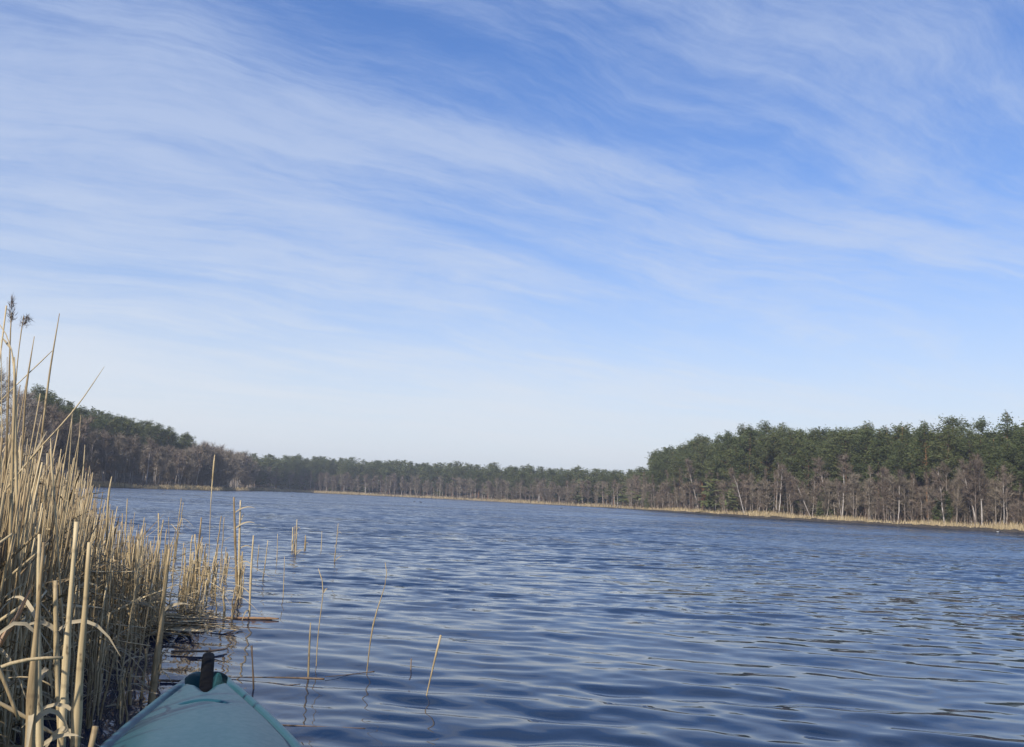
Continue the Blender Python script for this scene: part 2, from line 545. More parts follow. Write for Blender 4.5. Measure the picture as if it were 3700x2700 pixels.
# ------------------------------------------------------------------ water: one sheet with real wind waves
def build_water():
    az = np.concatenate([np.linspace(-math.pi, -0.62, 90)[:-1], np.linspace(-0.62, 0.62, 360), np.linspace(0.62, math.pi, 90)[1:]])
    r = np.concatenate([[0.02, 0.4], np.exp(np.linspace(math.log(0.9), math.log(420.0), 720))])
    A, Rr = np.meshgrid(az, r, indexing='ij')
    X, Y = Rr * np.sin(A), Rr * np.cos(A)
    dr = Rr * 0.0086
    wr = np.random.default_rng(21)
    H = np.zeros_like(X)
    # patches of stronger and weaker wind
    patch = np.zeros_like(X)
    for _ in range(14):
        k = 2 * math.pi / wr.uniform(2.5, 14)
        th = wr.uniform(0, 2 * math.pi)
        patch += np.sin(k * (X * math.cos(th) * 0.6 + Y * math.sin(th)) + wr.uniform(0, 7))
    patch = np.clip(0.85 + 0.16 * patch, 0.35, 1.5)
    # waves are gentler close in, in the lee of the reed bed
    lee = 0.74 + 0.26 * np.clip((Rr - 5) / 9, 0, 1)
    lee *= 1 - 0.45 * np.exp(-((X + 1.6) ** 2 / 3.0 + (Y - 4.5) ** 2 / 8.0))
    mean = R_(-97)
    for i in range(64):
        lam = 0.13 * (13.0 ** (i / 63.0))                 # 0.13 .. 1.7 m
        th = mean + wr.normal(0, R_(30 if lam < 0.24 else 15))
        k = 2 * math.pi / lam
        slope = 0.0245 * (1.0 if lam < 0.45 else 0.55 if lam < 0.8 else 0.25) * (0.9 if lam < 0.22 else 1.0)
        a = slope / k
        fade = np.clip((lam / (dr + 1e-6) - 2.0) / 2.0, 0, 1)
        ph = k * (X * math.cos(th) + Y * math.sin(th)) + wr.uniform(0, 7)
        ph = ph + 0.8 * np.sin(0.21 * k * (X * math.sin(th) - Y * math.cos(th)) + wr.uniform(0, 7))
        s = np.sin(ph)
        H += a * (s + 0.22 * np.cos(2 * ph)) * fade
    fadeback = np.clip((math.pi * 0.9 - np.abs(A)) / 0.5, 0, 1)
    H *= patch * lee * fadeback * np.clip(Rr / 0.8 - 0.2, 0, 1)
    H *= np.clip((shore_r(A) - Rr) / 8, 0.0, 1)
    V = np.stack([X, Y, H], -1).reshape(-1, 3)
    k = len(r)
    i = np.arange(len(az) - 1)[:, None] * k
    j = np.arange(k - 1)[None, :]
    Q = np.stack([i + j, i + k + j, i + k + j + 1, i + j + 1], -1).reshape(-1, 4)[:, ::-1]
    o = obj('water', mesh_np('water', V, [Q], MAT['water'], True))
    tag(o, kind='structure')


build_water()

# ------------------------------------------------------------------ kayak
def kayak_materials():
    m, nt, bs = material('teal_plastic')
    tcn = nt.n('ShaderNodeTexCoord')
    n1 = nt.noise(tcn.outputs['Object'], 5.0, 5, 0.6)
    n2 = nt.noise(tcn.outputs['Object'], 60.0, 3, 0.6)
    n3 = nt.noise(tcn.outputs['Object'], 420.0, 2, 0.5)
    col = nt.ramp(n1, [(0.3, (0.019, 0.076, 0.092)), (0.7, (0.021, 0.081, 0.098))])
    # a few dark specks of dirt and fine scuffs
    vor = nt.n('ShaderNodeTexVoronoi')
    nt.put(vor.inputs['Vector'], tcn.outputs['Object'])
    vor.inputs['Scale'].default_value = 11.0
    speck = nt.mapr(vor.outputs['Distance'], 0.03, 0.06, 1.0, 0.0)
    col = nt.mix(nt.math('MULTIPLY', speck, 0.55), col, (0.02, 0.04, 0.04))
    nt.put(bs.inputs['Base Color'], col)
    nt.put(bs.inputs['Roughness'], nt.mapr(n2, 0.3, 0.7, 0.36, 0.41))
    bs.inputs['Specular IOR Level'].default_value = 0.38
    MAT['kayak'] = m
    m, nt, bs = material('black_rubber')
    tcn = nt.n('ShaderNodeTexCoord')
    n1 = nt.noise(tcn.outputs['Object'], 40.0, 4, 0.6)
    nt.put(bs.inputs['Base Color'], nt.ramp(n1, [(0.3, (0.0035, 0.0035, 0.004)), (0.7, (0.006, 0.006, 0.0065))]))
    bs.inputs['Roughness'].default_value = 0.7
    bs.inputs['Specular IOR Level'].default_value = 0.12
    MAT['rubber'] = m


kayak_materials()
K_AZ = math.atan2(*[ray(742, 2500)[i] for i in (0, 1)])      # heading of the kayak
BOW = 3.235                                                  # tip ahead of the eye
KT = np.array([0, .01, .03, .06, .12, .25, .48, .72, .92, 1.5, 2.2, 3.0, 3.6, 4.1, 4.40, 4.45])
KW = np.array([.016, .034, .049, .058, .070, .092, .144, .194, .231, .30, .345, .335, .25, .12, .03, .008])


def smoothstep(a, b, x):
    t = np.clip((x - a) / (b - a), 0, 1)
    return t * t * (3 - 2 * t)


def build_kayak():
    k = thing('kayak', 'teal green plastic kayak with a black bow handle, its bow among reeds', 'kayak')
    k.rotation_euler = (0, 0, -K_AZ)
    ts = np.concatenate([np.linspace(0, 0.45, 150)[:-1], np.linspace(0.45, 1.2, 130)[:-1], np.linspace(1.2, 4.45, 110)])
    vs = np.sin(np.linspace(-1, 1, 151) * math.pi / 2 * 0.86) / math.sin(math.pi / 2 * 0.86)
    wfun = np.interp(ts, KT, KW)
    # light smoothing of the plan outline
    ker = np.ones(9) / 9
    wsm = np.convolve(np.pad(wfun, 4, mode='edge'), ker, mode='valid')
    wfun = np.where(ts > 0.08, wsm, wfun)
    ze = np.interp(ts, [0, 0.15, 1, 2.2, 3.6, 4.45], [0.285, 0.292, 0.285, 0.265, 0.275, 0.31])
    crown = np.interp(ts, [0, 0.1, 0.3, 0.9, 1.6, 2.6, 4.0, 4.45], [0.002, 0.006, 0.018, 0.052, 0.085, 0.07, 0.02, 0.0])
    T, Vv = np.meshgrid(ts, vs, indexing='ij')
    W = wfun[:, None]
    X = W * Vv
    e = W * (1 - np.abs(Vv))
    Z = ze[:, None] + crown[:, None] * (1 - np.abs(Vv) ** 1.7)
    # seam groove inside the raised gunwale lip
    g_on = smoothstep(0.16, 0.34, T)
    Z -= 0.012 * np.exp(-((e - 0.030) / 0.008) ** 2) * g_on
    Z += 0.004 * smoothstep(0.026, 0.008, e) * g_on
    Z -= 0.006 * smoothstep(0.006, 0.0, e)
    # bowl for the bow handle, steep at the rear rim
    rr = np.sqrt((X / 0.066) ** 2 + ((T - 0.175) / 0.185) ** 2)
    Z -= 0.085 * smoothstep(1.0, 0.74, rr) * smoothstep(0.0, 0.010, e)
    # tapering drain notch behind the bowl
    notch_w = np.interp(T, [0.34, 0.46], [0.024, 0.006])
    Z -= 0.020 * np.exp(-(X / notch_w) ** 2) * smoothstep(0.32, 0.36, T) * smoothstep(0.48, 0.42, T)
    # crescent moulded into the deck
    ca, cb = T - 0.655, X
    rad = np.hypot(ca * 1.25, cb)
    ang = np.abs(np.arctan2(cb, -ca))
    cres = np.exp(-((rad - 0.068) / 0.012) ** 2) * smoothstep(1.25, 0.75, ang)
    Z -= 0.015 * cres
    # the deck swells gently either side of its middle further back
    Z += 0.010 * smoothstep(0.5, 1.3, T) * np.exp(-((np.abs(X) - 0.11) / 0.06) ** 2)
    F = BOW - T
    V = np.stack([X, F, Z], -1).reshape(-1, 3)
    n, mm = len(ts), len(vs)
    i = np.arange(n - 1)[:, None] * mm
    j = np.arange(mm - 1)[None, :]
    Q = np.stack([i + j, i + mm + j, i + mm + j + 1, i + j + 1], -1).reshape(-1, 4)[:, ::-1]
    # cockpit opening
    cen = V[Q].mean(1)
    inside = (cen[:, 0] / 0.255) ** 2 + ((cen[:, 1] + 0.05) / 0.68) ** 2 < 1
    obj('deck', mesh_np('kayak_deck', V, [Q[~inside]], MAT['kayak'], True), k)
    # hull below the lip
    na = 26
    a = np.linspace(0, 1, na)
    keel = np.interp(ts, [0, .08, .3, .7, 3.9, 4.3, 4.45], [0.20, 0.06, -.04, -.10, -.10, .05, .24])
    c, s = np.cos(a * math.pi / 2), np.sin(a * math.pi / 2)
    hx = wfun[:, None] * (c[None, :] ** 0.75) + np.where(a > 0, 0.004, 0.0)[None, :] * (1 - a)[None, :]
    zt = ze - 0.006
    hz = zt[:, None] - (zt - keel)[:, None] * (s[None, :] ** 1.25)
    hf = np.repeat((BOW - ts)[:, None], na, 1)
    left = np.stack([-hx, hf, hz], -1)
    right = np.stack([hx, hf, hz], -1)[:, ::-1]
    prof = np.concatenate([left, right[:, 1:]], 1)
    mp = prof.shape[1]
    i = np.arange(n - 1)[:, None] * mp
    j = np.arange(mp - 1)[None, :]
    Qh = np.stack([i + j, i + mp + j, i + mp + j + 1, i + j + 1], -1).reshape(-1, 4)
    obj('hull', mesh_np('kayak_hull', prof.reshape(-1, 3), [Qh], MAT['kayak'], True), k)
    # cockpit rim, floor and seat (behind the picture's lower edge)
    th = np.linspace(0, 2 * math.pi, 73)
    rim = Buf()
    path = []
    for t in th:
        x, f = 0.255 * math.cos(t), -0.05 + 0.68 * math.sin(t)
        tt = BOW - f
        zz = float(np.interp(tt, ts, ze)) + float(np.interp(tt, ts, crown)) * (1 - abs(x / float(np.interp(tt, ts, wfun))) ** 1.7)
        path.append((x, f, zz + 0.008))
    rim.tube(path, 0.016, 8, False)
    obj('cockpit_rim', rim.mesh('cockpit_rim', MAT['rubber'], True), k)
    fl = Buf()
    pts = [(0, -0.05, 0.05)] + [(0.29 * math.cos(t), -0.05 + 0.72 * math.sin(t), 0.055) for t in th]
    fl.add(pts, [], [[0, q, q + 1] for q in range(1, 73)])
    obj('cockpit_floor', fl.mesh('cockpit_floor', MAT['kayak'], True), k)
    st = Buf()
    st.blade([(0, 0.12, 0.13), (0, 0.0, 0.10), (0, -0.2, 0.10), (0, -0.34, 0.16), (0, -0.42, 0.34), (0, -0.44, 0.40)], [0.34, 0.38, 0.38, 0.36, 0.34, 0.28], (0, 0.3, 1), 0.12)
    obj('seat', st.mesh('kayak_seat', MAT['rubber'], True), k)
    # black moulded handle that bridges the bowl
    hp = [(0.345, 0.262), (0.325, 0.272), (0.275, 0.294), (0.235, 0.312), (0.195, 0.328), (0.150, 0.343), (0.105, 0.350), (0.070, 0.345), (0.045, 0.328), (0.028, 0.305), (0.018, 0.280)]
    hp = np.array(hp)
    # resample
    L = np.concatenate([[0], np.cumsum(np.hypot(*np.diff(hp, axis=0).T))])
    ss = np.linspace(0, L[-1], 60)
    ht, hz2 = np.interp(ss, L, hp[:, 0]), np.interp(ss, L, hp[:, 1])
    for _ in range(6):
        ht[1:-1] = (ht[:-2] + ht[1:-1] * 2 + ht[2:]) / 4
        hz2[1:-1] = (hz2[:-2] + hz2[1:-1] * 2 + hz2[2:]) / 4
    hw = np.interp(ss / L[-1], [0, 0.06, 0.3, 0.6, 0.85, 1], [0.017, 0.0195, 0.0195, 0.0195, 0.0185, 0.016])
    hth = np.interp(ss / L[-1], [0, 0.2, 0.5, 0.75, 1], [0.008, 0.009, 0.015, 0.013, 0.010])
    ridge = (np.sin(ss / L[-1] * 60) > 0.55) & (ss / L[-1] < 0.55)
    hth = hth + ridge * 0.0016
    dt, dz_ = np.gradient(ht), np.gradient(hz2)
    ln = np.hypot(dt, dz_)
    nt_, nz_ = -dz_ / ln, dt / ln          # normal in the t,z plane
    sgn = np.where(nz_ < 0, -1, 1)
    nt_, nz_ = nt_ * sgn, nz_ * sgn
    ns = 20
    ang = np.arange(ns) * 2 * math.pi / ns
    ca_, sa_ = np.cos(ang), np.sin(ang)
    ex = np.interp(ss / L[-1], [0, 0.15, 0.45, 1], [0.4, 0.4, 0.85, 0.85])[:, None]
    se = lambda q: np.sign(q)[None, :] * np.abs(q)[None, :] ** ex
    Xh = hw[:, None] * se(ca_)
    off = hth[:, None] * se(sa_)
    Th = ht[:, None] + nt_[:, None] * off
    Zh = hz2[:, None] + nz_[:, None] * off
    Vh = np.stack([Xh, BOW - Th, Zh], -1).reshape(-1, 3)
    i = np.arange(59)[:, None] * ns
    j = np.arange(ns)[None, :]
    jn = (j + 1) % ns
    Qh = np.stack([i + j, i + jn, i + ns + jn, i + ns + j], -1).reshape(-1, 4)
    c0, c1 = len(Vh), len(Vh) + 1
    Vh = np.vstack([Vh, Vh[:ns].mean(0), Vh[-ns:].mean(0)])
    Tc = [[c0, a_, (a_ + 1) % ns] for a_ in range(ns)] + [[c1, 59 * ns + a_, 59 * ns + (a_ + 1) % ns] for a_ in range(ns)]
    obj('grab_handle', mesh_np('grab_handle', Vh, [Qh, np.array(Tc)], MAT['rubber'], True), k)
    return k


build_kayak()

# ------------------------------------------------------------------ trees (variants built once, then copied one by one)
def clump(buf, c, size, n, r):
    """A spray of needles: n leaf-sized triangles thrown round a point."""
    C = np.asarray(c) + r.normal(0, size * 0.46, (n, 3)) * np.array([1, 1, 0.85])
    D = r.normal(0, 1, (n, 3))
    D /= np.linalg.norm(D, axis=1)[:, None]
    D[:, 2] = np.abs(D[:, 2]) * 0.6
    U = np.cross(D, r.normal(0, 1, (n, 3)))
    U /= np.linalg.norm(U, axis=1)[:, None] + 1e-9
    ln = size * r.uniform(0.40, 0.85, n)[:, None]
    wd = size * r.uniform(0.07, 0.17, n)[:, None]
    A, B, E = C - D * ln * 0.5 - U * wd * 0.5, C - D * ln * 0.5 + U * wd * 0.5, C + D * ln * 0.5
    F = C + D * ln * 0.1 + U * wd * 1.1
    V = np.stack([A, B, F, E], 1).reshape(-1, 3)
    i = np.arange(n)[:, None] * 4
    buf.add(V, np.concatenate([i, i + 1, i + 2, i + 3], 1))


def bent(p0, p1, wob, n, r, droop=0.0):
    p0, p1 = np.asarray(p0, float), np.asarray(p1, float)
    t = np.linspace(0, 1, n)[:, None]
    P = p0 + (p1 - p0) * t
    off = r.normal(0, wob, (n, 3))
    off[0] = 0
    off = np.cumsum(off, 0) * 0.6
    P = P + off * np.sin(t * math.pi * 0.75)
    P[:, 2] -= droop * t[:, 0] ** 2
    return P


def pine_variant(seed, H, crown_from, width, spire, dense=1.0):
    r = np.random.default_rng(seed)
    tb, cb = Buf(), Buf()
    top = np.array([r.normal(0, 0.25), r.normal(0, 0.25), H])
    tr = bent((0, 0, -0.6), top, 0.05, 9, r)
    tb.tube(tr, np.linspace(0.15, 0.025, 9) * H / 12, 6)
    zs = tr[:, 2]
    at = lambda z: np.array([np.interp(z, zs, tr[:, 0]), np.interp(z, zs, tr[:, 1]), z])
    z = H * crown_from
    # dead snags below the crown
    for _ in range(7):
        zz = H * r.uniform(min(0.22, crown_from * 0.6), crown_from)
        a = r.uniform(0, 6.3)
        L = r.uniform(0.3, 1.0)
        p = at(zz)
        tb.tube(bent(p, p + np.array([math.cos(a) * L, math.sin(a) * L, r.uniform(-0.2, 0.25)]), 0.04, 3, r), [0.018, 0.012, 0.004], 3, False)
    while z < H * 0.985:
        f = (z - H * crown_from) / (H * (1 - crown_from))
        if spire:
            prof = (1 - f) ** 0.8 * 1.0 + 0.06
        else:
            prof = math.sin(math.pi * min(1, 0.22 + 0.78 * f) ** 0.9) ** 0.6 * (1.0 if f < 0.75 else 1 - (f - 0.75) * 1.9) + 0.10
        nl = int(r.integers(4, 7))
        a0 = r.uniform(0, 6.3)
        for q in range(nl):
            if r.random() < 0.16:
                continue
            a = a0 + q * 6.283 / nl + r.normal(0, 0.35)
            L = width * prof * r.uniform(0.6, 1.2)
            p = at(min(z + r.normal(0, 0.15), H))
            e = p + np.array([math.cos(a) * L, math.sin(a) * L, L * (r.uniform(0.0, 0.95) if not spire else r.uniform(-0.25, 0.2))])
            br = bent(p, e, 0.05 * L, 4, r)
            tb.tube(br, np.linspace(0.035, 0.008, 4) * (0.5 + 0.5 * L / width), 3, False)
            m = max(2, int(dense * (2 + L * 2.6)))
            for s in np.linspace(0.42, 1.04, m):
                c = p + (e - p) * s + r.normal(0, 0.16, 3)
                clump(cb, c, r.uniform(0.36, 0.62), int(r.integers(15, 24)), r)
        z += H * r.uniform(0.030, 0.055)
    for _ in range(4):
        clump(cb, top + r.normal(0, 0.18, 3) - np.array([0, 0, 0.15]), 0.45, 9, r)
    return tb, cb


def twig_fan(cb, p, e, r, n, L):
    """Slender bare twigs (one thin triangle each) leaving a branch from p to e."""
    t = r.uniform(0.15, 1.0, n)[:, None]
    base = p + (e - p) * t
    ax = (e - p) / (np.linalg.norm(e - p) + 1e-9)
    D = ax * r.uniform(0.35, 0.9, n)[:, None] + r.normal(0, 0.55, (n, 3))
    D[:, 2] += 0.45
    D /= np.linalg.norm(D, axis=1)[:, None]
    ln = L * r.uniform(0.5, 1.2, n)[:, None]
    U = np.cross(D, r.normal(0, 1, (n, 3)))
    U /= np.linalg.norm(U, axis=1)[:, None] + 1e-9
    wd = r.uniform(0.018, 0.042, n)[:, None]
    tip = base + D * ln
    V = np.stack([base - U * wd / 2, base + U * wd / 2, tip], 1).reshape(-1, 3)
    i = np.arange(n)[:, None] * 3
    cb.add(V, [], np.concatenate([i, i + 1, i + 2], 1))


def bare_variant(seed, H, kind):
    """kind: birch (one slender pale stem), alder (stem with wide fuzz), willow (many stems, round mound)."""
    r = np.random.default_rng(seed)
    tb, cb = Buf(), Buf()
    stems = {'birch': 1, 'alder': int(r.integers(1, 3)), 'willow': 7, 'broad': 1}[kind]
    for s in range(stems):
        a = r.uniform(0, 6.3)
        sp = {'birch': 0.06, 'alder': 0.10, 'willow': 0.55, 'broad': 0.05}[kind]
        hh = H * r.uniform(0.8, 1.0) if stems > 1 else H
        top = np.array([math.cos(a) * sp * hh * r.uniform(0.3, 1), math.sin(a) * sp * hh * r.uniform(0.3, 1), hh])
        if kind == 'willow':
            top[2] *= 0.94 - 0.3 * (np.hypot(top[0], top[1]) / (0.55 * hh)) ** 2
        tr = bent((math.cos(a) * 0.12 * (stems > 1), math.sin(a) * 0.12 * (stems > 1), -0.5), top, 0.07 if kind != 'willow' else 0.12, 8, r)
        r0 = {'birch': 0.085, 'alder': 0.085, 'willow': 0.06, 'broad': 0.16}[kind] * H / 8
        tb.tube(tr, np.linspace(r0, 0.012, 8), 5)
        nb = {'birch': 22, 'alder': 26, 'willow': 13, 'broad': 26}[kind]
        for _ in range(nb):
            f = r.uniform({'birch': 0.42, 'alder': 0.26, 'willow': 0.12, 'broad': 0.25}[kind], 0.97)
            k = f * 7
            i = int(k)
            p = tr[i] + (tr[i + 1] - tr[i]) * (k - i)
            b = r.uniform(0, 6.3)
            L = hh * {'birch': 0.15, 'alder': 0.19, 'willow': 0.26, 'broad': 0.34}[kind] * (1.15 - f * 0.75) * r.uniform(0.6, 1.2)
            up = r.uniform(0.5, 1.25) if kind in ('willow', 'broad') else r.uniform(1.0, 2.4)
            d = np.array([math.cos(b), math.sin(b), up])
            e = p + d / np.linalg.norm(d) * L
            br = bent(p, e, 0.04 * L, 4, r)
            tb.tube(br, np.linspace(0.024, 0.006, 4) * H / 8, 3, False)
            twig_fan(cb, br[0], br[-1], r, 20 if kind in ('birch', 'alder') else 32, 0.10 * hh if kind != 'birch' else 0.085 * hh)
            for _s in range(3):
                s0 = br[1] + (br[3] - br[1]) * r.uniform(0, 1)
                dd = d + r.normal(0, 0.7, 3)
                s1 = s0 + dd / np.linalg.norm(dd) * L * 0.55
                twig_fan(cb, s0, s1, r, 12 if kind in ('birch', 'alder') else 17, 0.085 * hh)
                cb.tube([s0, s1], [0.010 * H / 8, 0.004], 3, False)
        twig_fan(cb, tr[5], tr[7], r, 26, 0.09 * hh)
    return tb, cb


def thin_out(arr, r, share, grow):
    """Fewer, larger flakes of the same crown for trees seen only in the mass."""
    V, Q, T = arr
    out = Buf()
    for F, k in ((Q, 4), (T, 3)):
        if not len(F):
            continue
        own = (F.max(1) - F.min(1)) == k - 1            # loose flakes, not tube walls
        F = F[own]
        F = F[r.random(len(F)) < share]
        if not len(F):
            continue
        P = V[F]
        c = P[:, :1] if k == 3 else P.mean(1, keepdims=True)
        P = c + (P - c) * grow
        i = np.arange(len(F) * k).reshape(-1, k)
        out.add(P.reshape(-1, 3), i if k == 4 else [], i if k == 3 else [])
    return out.arrays()


VAR = {}                                    # name -> list of (trunk mesh, crown mesh, (V,Q,T) crown arrays, trunk arrays)


def register(key, builder, n, mats):
    VAR[key] = []
    for i in range(n):
        tb, cb = builder(i)
        stem_only = Buf()
        stem_only.add(tb.V[0], tb.Q[0])
        pine = 'pine' in key
        VAR[key].append((tb.mesh(key + '_trunk', MAT[mats[0]]), cb.mesh(key + '_crown', MAT[mats[1]]), stem_only.arrays(),
                         thin_out(cb.arrays(), np.random.default_rng(i), 0.19 if pine else 0.26, 2.0 if pine else 1.8), mats))


register('pine', lambda i: pine_variant(100 + i, 12.0, [0.40, 0.34, 0.46, 0.30, 0.43, 0.36][i], [2.0, 2.3, 1.8, 2.1, 2.4, 1.7][i], False), 6, ('pine_bark', 'needles'))
register('spire_pine', lambda i: pine_variant(140 + i, 12.0, [0.40, 0.35][i], [1.7, 1.5][i], True), 2, ('pine_bark', 'needles'))
register('young_pine', lambda i: pine_variant(150 + i, 4.0, 0.10, 1.1, True), 1, ('pine_bark', 'needles'))
register('birch', lambda i: bare_variant(200 + i, 8.0, 'birch'), 5, ('birch_bark', 'twigs_red'))
register('alder', lambda i: bare_variant(230 + i, 7.0, 'alder'), 5, ('grey_bark', 'twigs_grey'))
register('red_alder', lambda i: bare_variant(260 + i, 7.0, 'alder'), 3, ('grey_bark', 'twigs_red'))
register('willow', lambda i: bare_variant(290 + i, 6.0, 'willow'), 2, ('grey_bark', 'twigs_grey'))
register('broad', lambda i: bare_variant(310 + i, 9.5, 'broad'), 3, ('grey_bark', 'twigs_pale'))
register('oak', lambda i: bare_variant(330 + i, 5.0, 'alder'), 1, ('grey_bark', 'dry_leaves'))

NAME_OF = {'pine': 'pine_tree', 'spire_pine': 'pine_tree', 'young_pine': 'young_pine', 'birch': 'birch_tree', 'alder': 'bare_tree',
           'red_alder': 'bare_tree', 'willow': 'willow_bush', 'broad': 'bare_tree', 'oak': 'bare_tree'}
CAT_OF = {'pine': 'pine tree', 'spire_pine': 'pine tree', 'young_pine': 'pine tree', 'birch': 'birch tree', 'alder': 'bare tree',
          'red_alder': 'bare tree', 'willow': 'willow bush', 'broad': 'bare tree', 'oak': 'bare tree'}
HEIGHT = {'pine': 12.0, 'spire_pine': 12.0, 'young_pine': 4.0, 'birch': 8.0, 'alder': 7.0, 'red_alder': 7.0, 'willow': 6.0, 'broad': 9.5, 'oak': 5.0}
REST = {}                                   # key group -> list of (variant, matrix) that go into one mass


def spot(px, s):
    az = az_of(px)
    R = float(shore_r(az)) + s
    return Vector((R * math.sin(az), R * math.cos(az), float(ground_z(R, az)))), az, R


PROTO = {}


def plant(key, px, s, height, label, group, lean=(0, 0), wide=1.0, bark=None, i=None):
    """One tree: an Empty at its foot with a trunk and a crown."""
    p, az, R = spot(px, s)
    vi = int(rng.integers(len(VAR[key]))) if i is None else i
    tk, ck = VAR[key][vi][0], VAR[key][vi][1]
    sc = height / HEIGHT[key]
    src = PROTO.get((key, vi))
    if src is None:
        o = thing(NAME_OF[key], label, CAT_OF[key], p, group)
        obj('trunk', tk, o)
        obj('crown', ck, o)
        PROTO[(key, vi)] = o
        o.rotation_euler = (lean[0], lean[1], rng.uniform(0, 6.3))
        o.scale = (sc * wide, sc * wide, sc)
    else:
        o = copy_thing(src, p, rng.uniform(0, 6.3), (sc * wide, sc * wide, sc), lean, label, CAT_OF[key], group)
    # lean is given towards the viewer's right
    if lean != (0, 0):
        q = Matrix.Rotation(lean[1], 3, Vector((math.sin(az), math.cos(az), 0))) @ Matrix.Rotation(rng.uniform(0, 6.3), 3, 'Z')
        o.rotation_euler = q.to_euler()
    if bark:
        for c in o.children:
            if c.name.startswith('trunk'):
                c.data = bark_copy(tk, bark)
    return o


BARK = {}


def bark_copy(me, bark):
    k = (me.name, bark)
    if k not in BARK:
        m2 = me.copy()
        m2.materials.clear()
        m2.materials.append(MAT[bark])
        BARK[k] = m2
    return BARK[k]


def mass(key, px, s, height, bucket, wide=1.0):
    p, az, R = spot(px, s)
    vi = int(rng.integers(len(VAR[key])))
    sc = height / HEIGHT[key]
    a = rng.uniform(0, 6.3)
    m = np.array([[math.cos(a), -math.sin(a), 0], [math.sin(a), math.cos(a), 0], [0, 0, 1]]) @ np.diag([sc * wide, sc * wide, sc])
    REST.setdefault(bucket, []).append((VAR[key][vi], m, np.array(p), sc))


def jit(a):
    a = abs(a)
    return float(rng.uniform(-a, a))


def px_step(px, s, metres):
    """Pixels of the photo that so many metres cover at that place."""
    return metres / (spot(px, s)[2]) * FPX


def near_what(x, table):
    for lim, words_ in table:
        if x < lim:
            return words_
    return table[-1][1]


RIGHT_AT = [(2450, 'by the small left-end conifer'), (2610, 'by the rust-leaved small tree'), (2750, 'behind its first leaning birch'),
            (2865, 'by the forked pale birch'), (2955, 'behind the far-leaning white birch'), (3020, 'behind the small green pine'), (3140, 'by the straight tall birch trunk'),
            (3330, 'by the short lone birch'), (3470, 'behind the many-branched birch'), (3590, 'behind the two pale leaning trunks'), (9999, 'by the tallest pine')]
MID_AT = [(1010, 'beside the round willows'), (1200, 'a little right of the willows'), (1400, 'left of its middle'), (1600, 'at its middle'),
          (1780, 'left of the low bushes'), (2080, 'above the low bushes'), (2200, 'left of the single dark pine'), (9999, 'behind the single dark pine')]
LEFT_AT = [(230, 'close behind the reed tops'), (340, 'above the edge of the reed bed'), (450, 'left of its middle'), (560, 'at its middle'), (650, 'right of its middle'), (9999, 'next to the round willows')]


# --- right-hand wood: pines behind a fringe of bare birches and alders
G_RP, G_RB = 'pines of the wood on the right', 'bare trees along the right bank'
right_pines = []
px = 2370.0
while px < 3990:                                     # front rows, each tree an object
    for s0, h0 in ((9, 0.90), (14, 0.97), (20, 1.0)):
        x = px + jit(14) + (s0 - 9) * 2
        base_h = np.interp(x, [2340, 2450, 2560, 2700, 3000, 3400, 3700, 4000], [9.5, 10.6, 11.5, 11.6, 10.7, 10.4, 10.1, 10.0])
        right_pines.append((x, s0 + jit(2.2), base_h * h0 * rng.choice([rng.uniform(0.84, 0.98), rng.uniform(0.98, 1.12)])))
    px += px_step(px, 12, 2.0)
for x, s, h in right_pines:
    key = 'spire_pine' if rng.random() < 0.13 else 'pine'
    shape = 'spire-topped pine' if key == 'spire_pine' else 'round-topped pine'
    row = 'front' if s < 11.5 else 'second' if s < 17 else 'back'
    lab = f'{shape}, {row} row of the right wood, {near_what(x, RIGHT_AT)}'
    if x > 3810:
        mass(key, x, s, h, 'pine')
        continue
    plant(key, x, s, h, lab, G_RP, wide=rng.uniform(0.9, 1.15), bark='orange_bark' if rng.random() < 0.25 else None)
plant('spire_pine', 3640, 13, 11.5, 'tallest pine, its spire above the right-hand wood near the frame edge', G_RP, i=0)
plant('young_pine', 2990, 5.2, 3.6, 'small bushy green pine low among the bare birches on the right bank', G_RP)
plant('young_pine', 2350, 5.0, 3.0, 'small dark conifer at the foot of the right-hand wood, left end', G_RP)
plant('young_pine', 3405, 4.6, 3.2, 'dark young conifer beside the pale many-branched birch, right bank', G_RP)
plant('pine', 2218, 5.5, 7.8, 'single darker pine standing forward, just left of the right-hand wood', G_RP, wide=1.25, i=3)
for k in range(110):
    x = rng.uniform(2360, 4100)
    mass('pine', x, rng.uniform(24, 48), 10.2 * rng.uniform(0.9, 1.05), 'pine')
for k in range(150):
    x = rng.uniform(2340, 4100)
    mass('young_pine' if k % 3 == 0 else 'alder', x, rng.uniform(9, 40), rng.uniform(3.5, 6.5), 'bare', 1.6)
for k in range(190):
    x = rng.uniform(2300, 4050)
    mass('red_alder' if k % 2 else 'alder', x, rng.uniform(3.4, 9), rng.uniform(1.6, 4.6), 'bare', 1.5)
px = 2290.0
n_b = 0
while px < 3980:
    for s0 in (4.2, 6.5):
        x, s = px + jit(22), s0 + jit(1.2)
        t = rng.random()
        if x > 3810:
            mass('birch' if t < 0.42 else 'red_alder', x, s, rng.uniform(4.5, 7.5), 'bare')
            continue
        if t < 0.42:
            plant('birch', x, s, rng.uniform(3.6, 7.4), f'slender bare birch edging the right wood, {near_what(x, RIGHT_AT)}', G_RB,
                  lean=(0, R_(jit(9))), wide=rng.uniform(0.5, 0.85))
        elif t < 0.72:
            plant('red_alder', x, s, rng.uniform(2.6, 6.6), f'reddish bare tree edging the right wood, {near_what(x, RIGHT_AT)}', G_RB, wide=rng.uniform(0.9, 1.2))
        else:
            plant('alder', x, s, rng.uniform(2.4, 6.2), f'grey-brown bare tree edging the right wood, {near_what(x, RIGHT_AT)}', G_RB, wide=rng.uniform(0.9, 1.2))
        n_b += 1
    px += px_step(px, 5, 1.3)
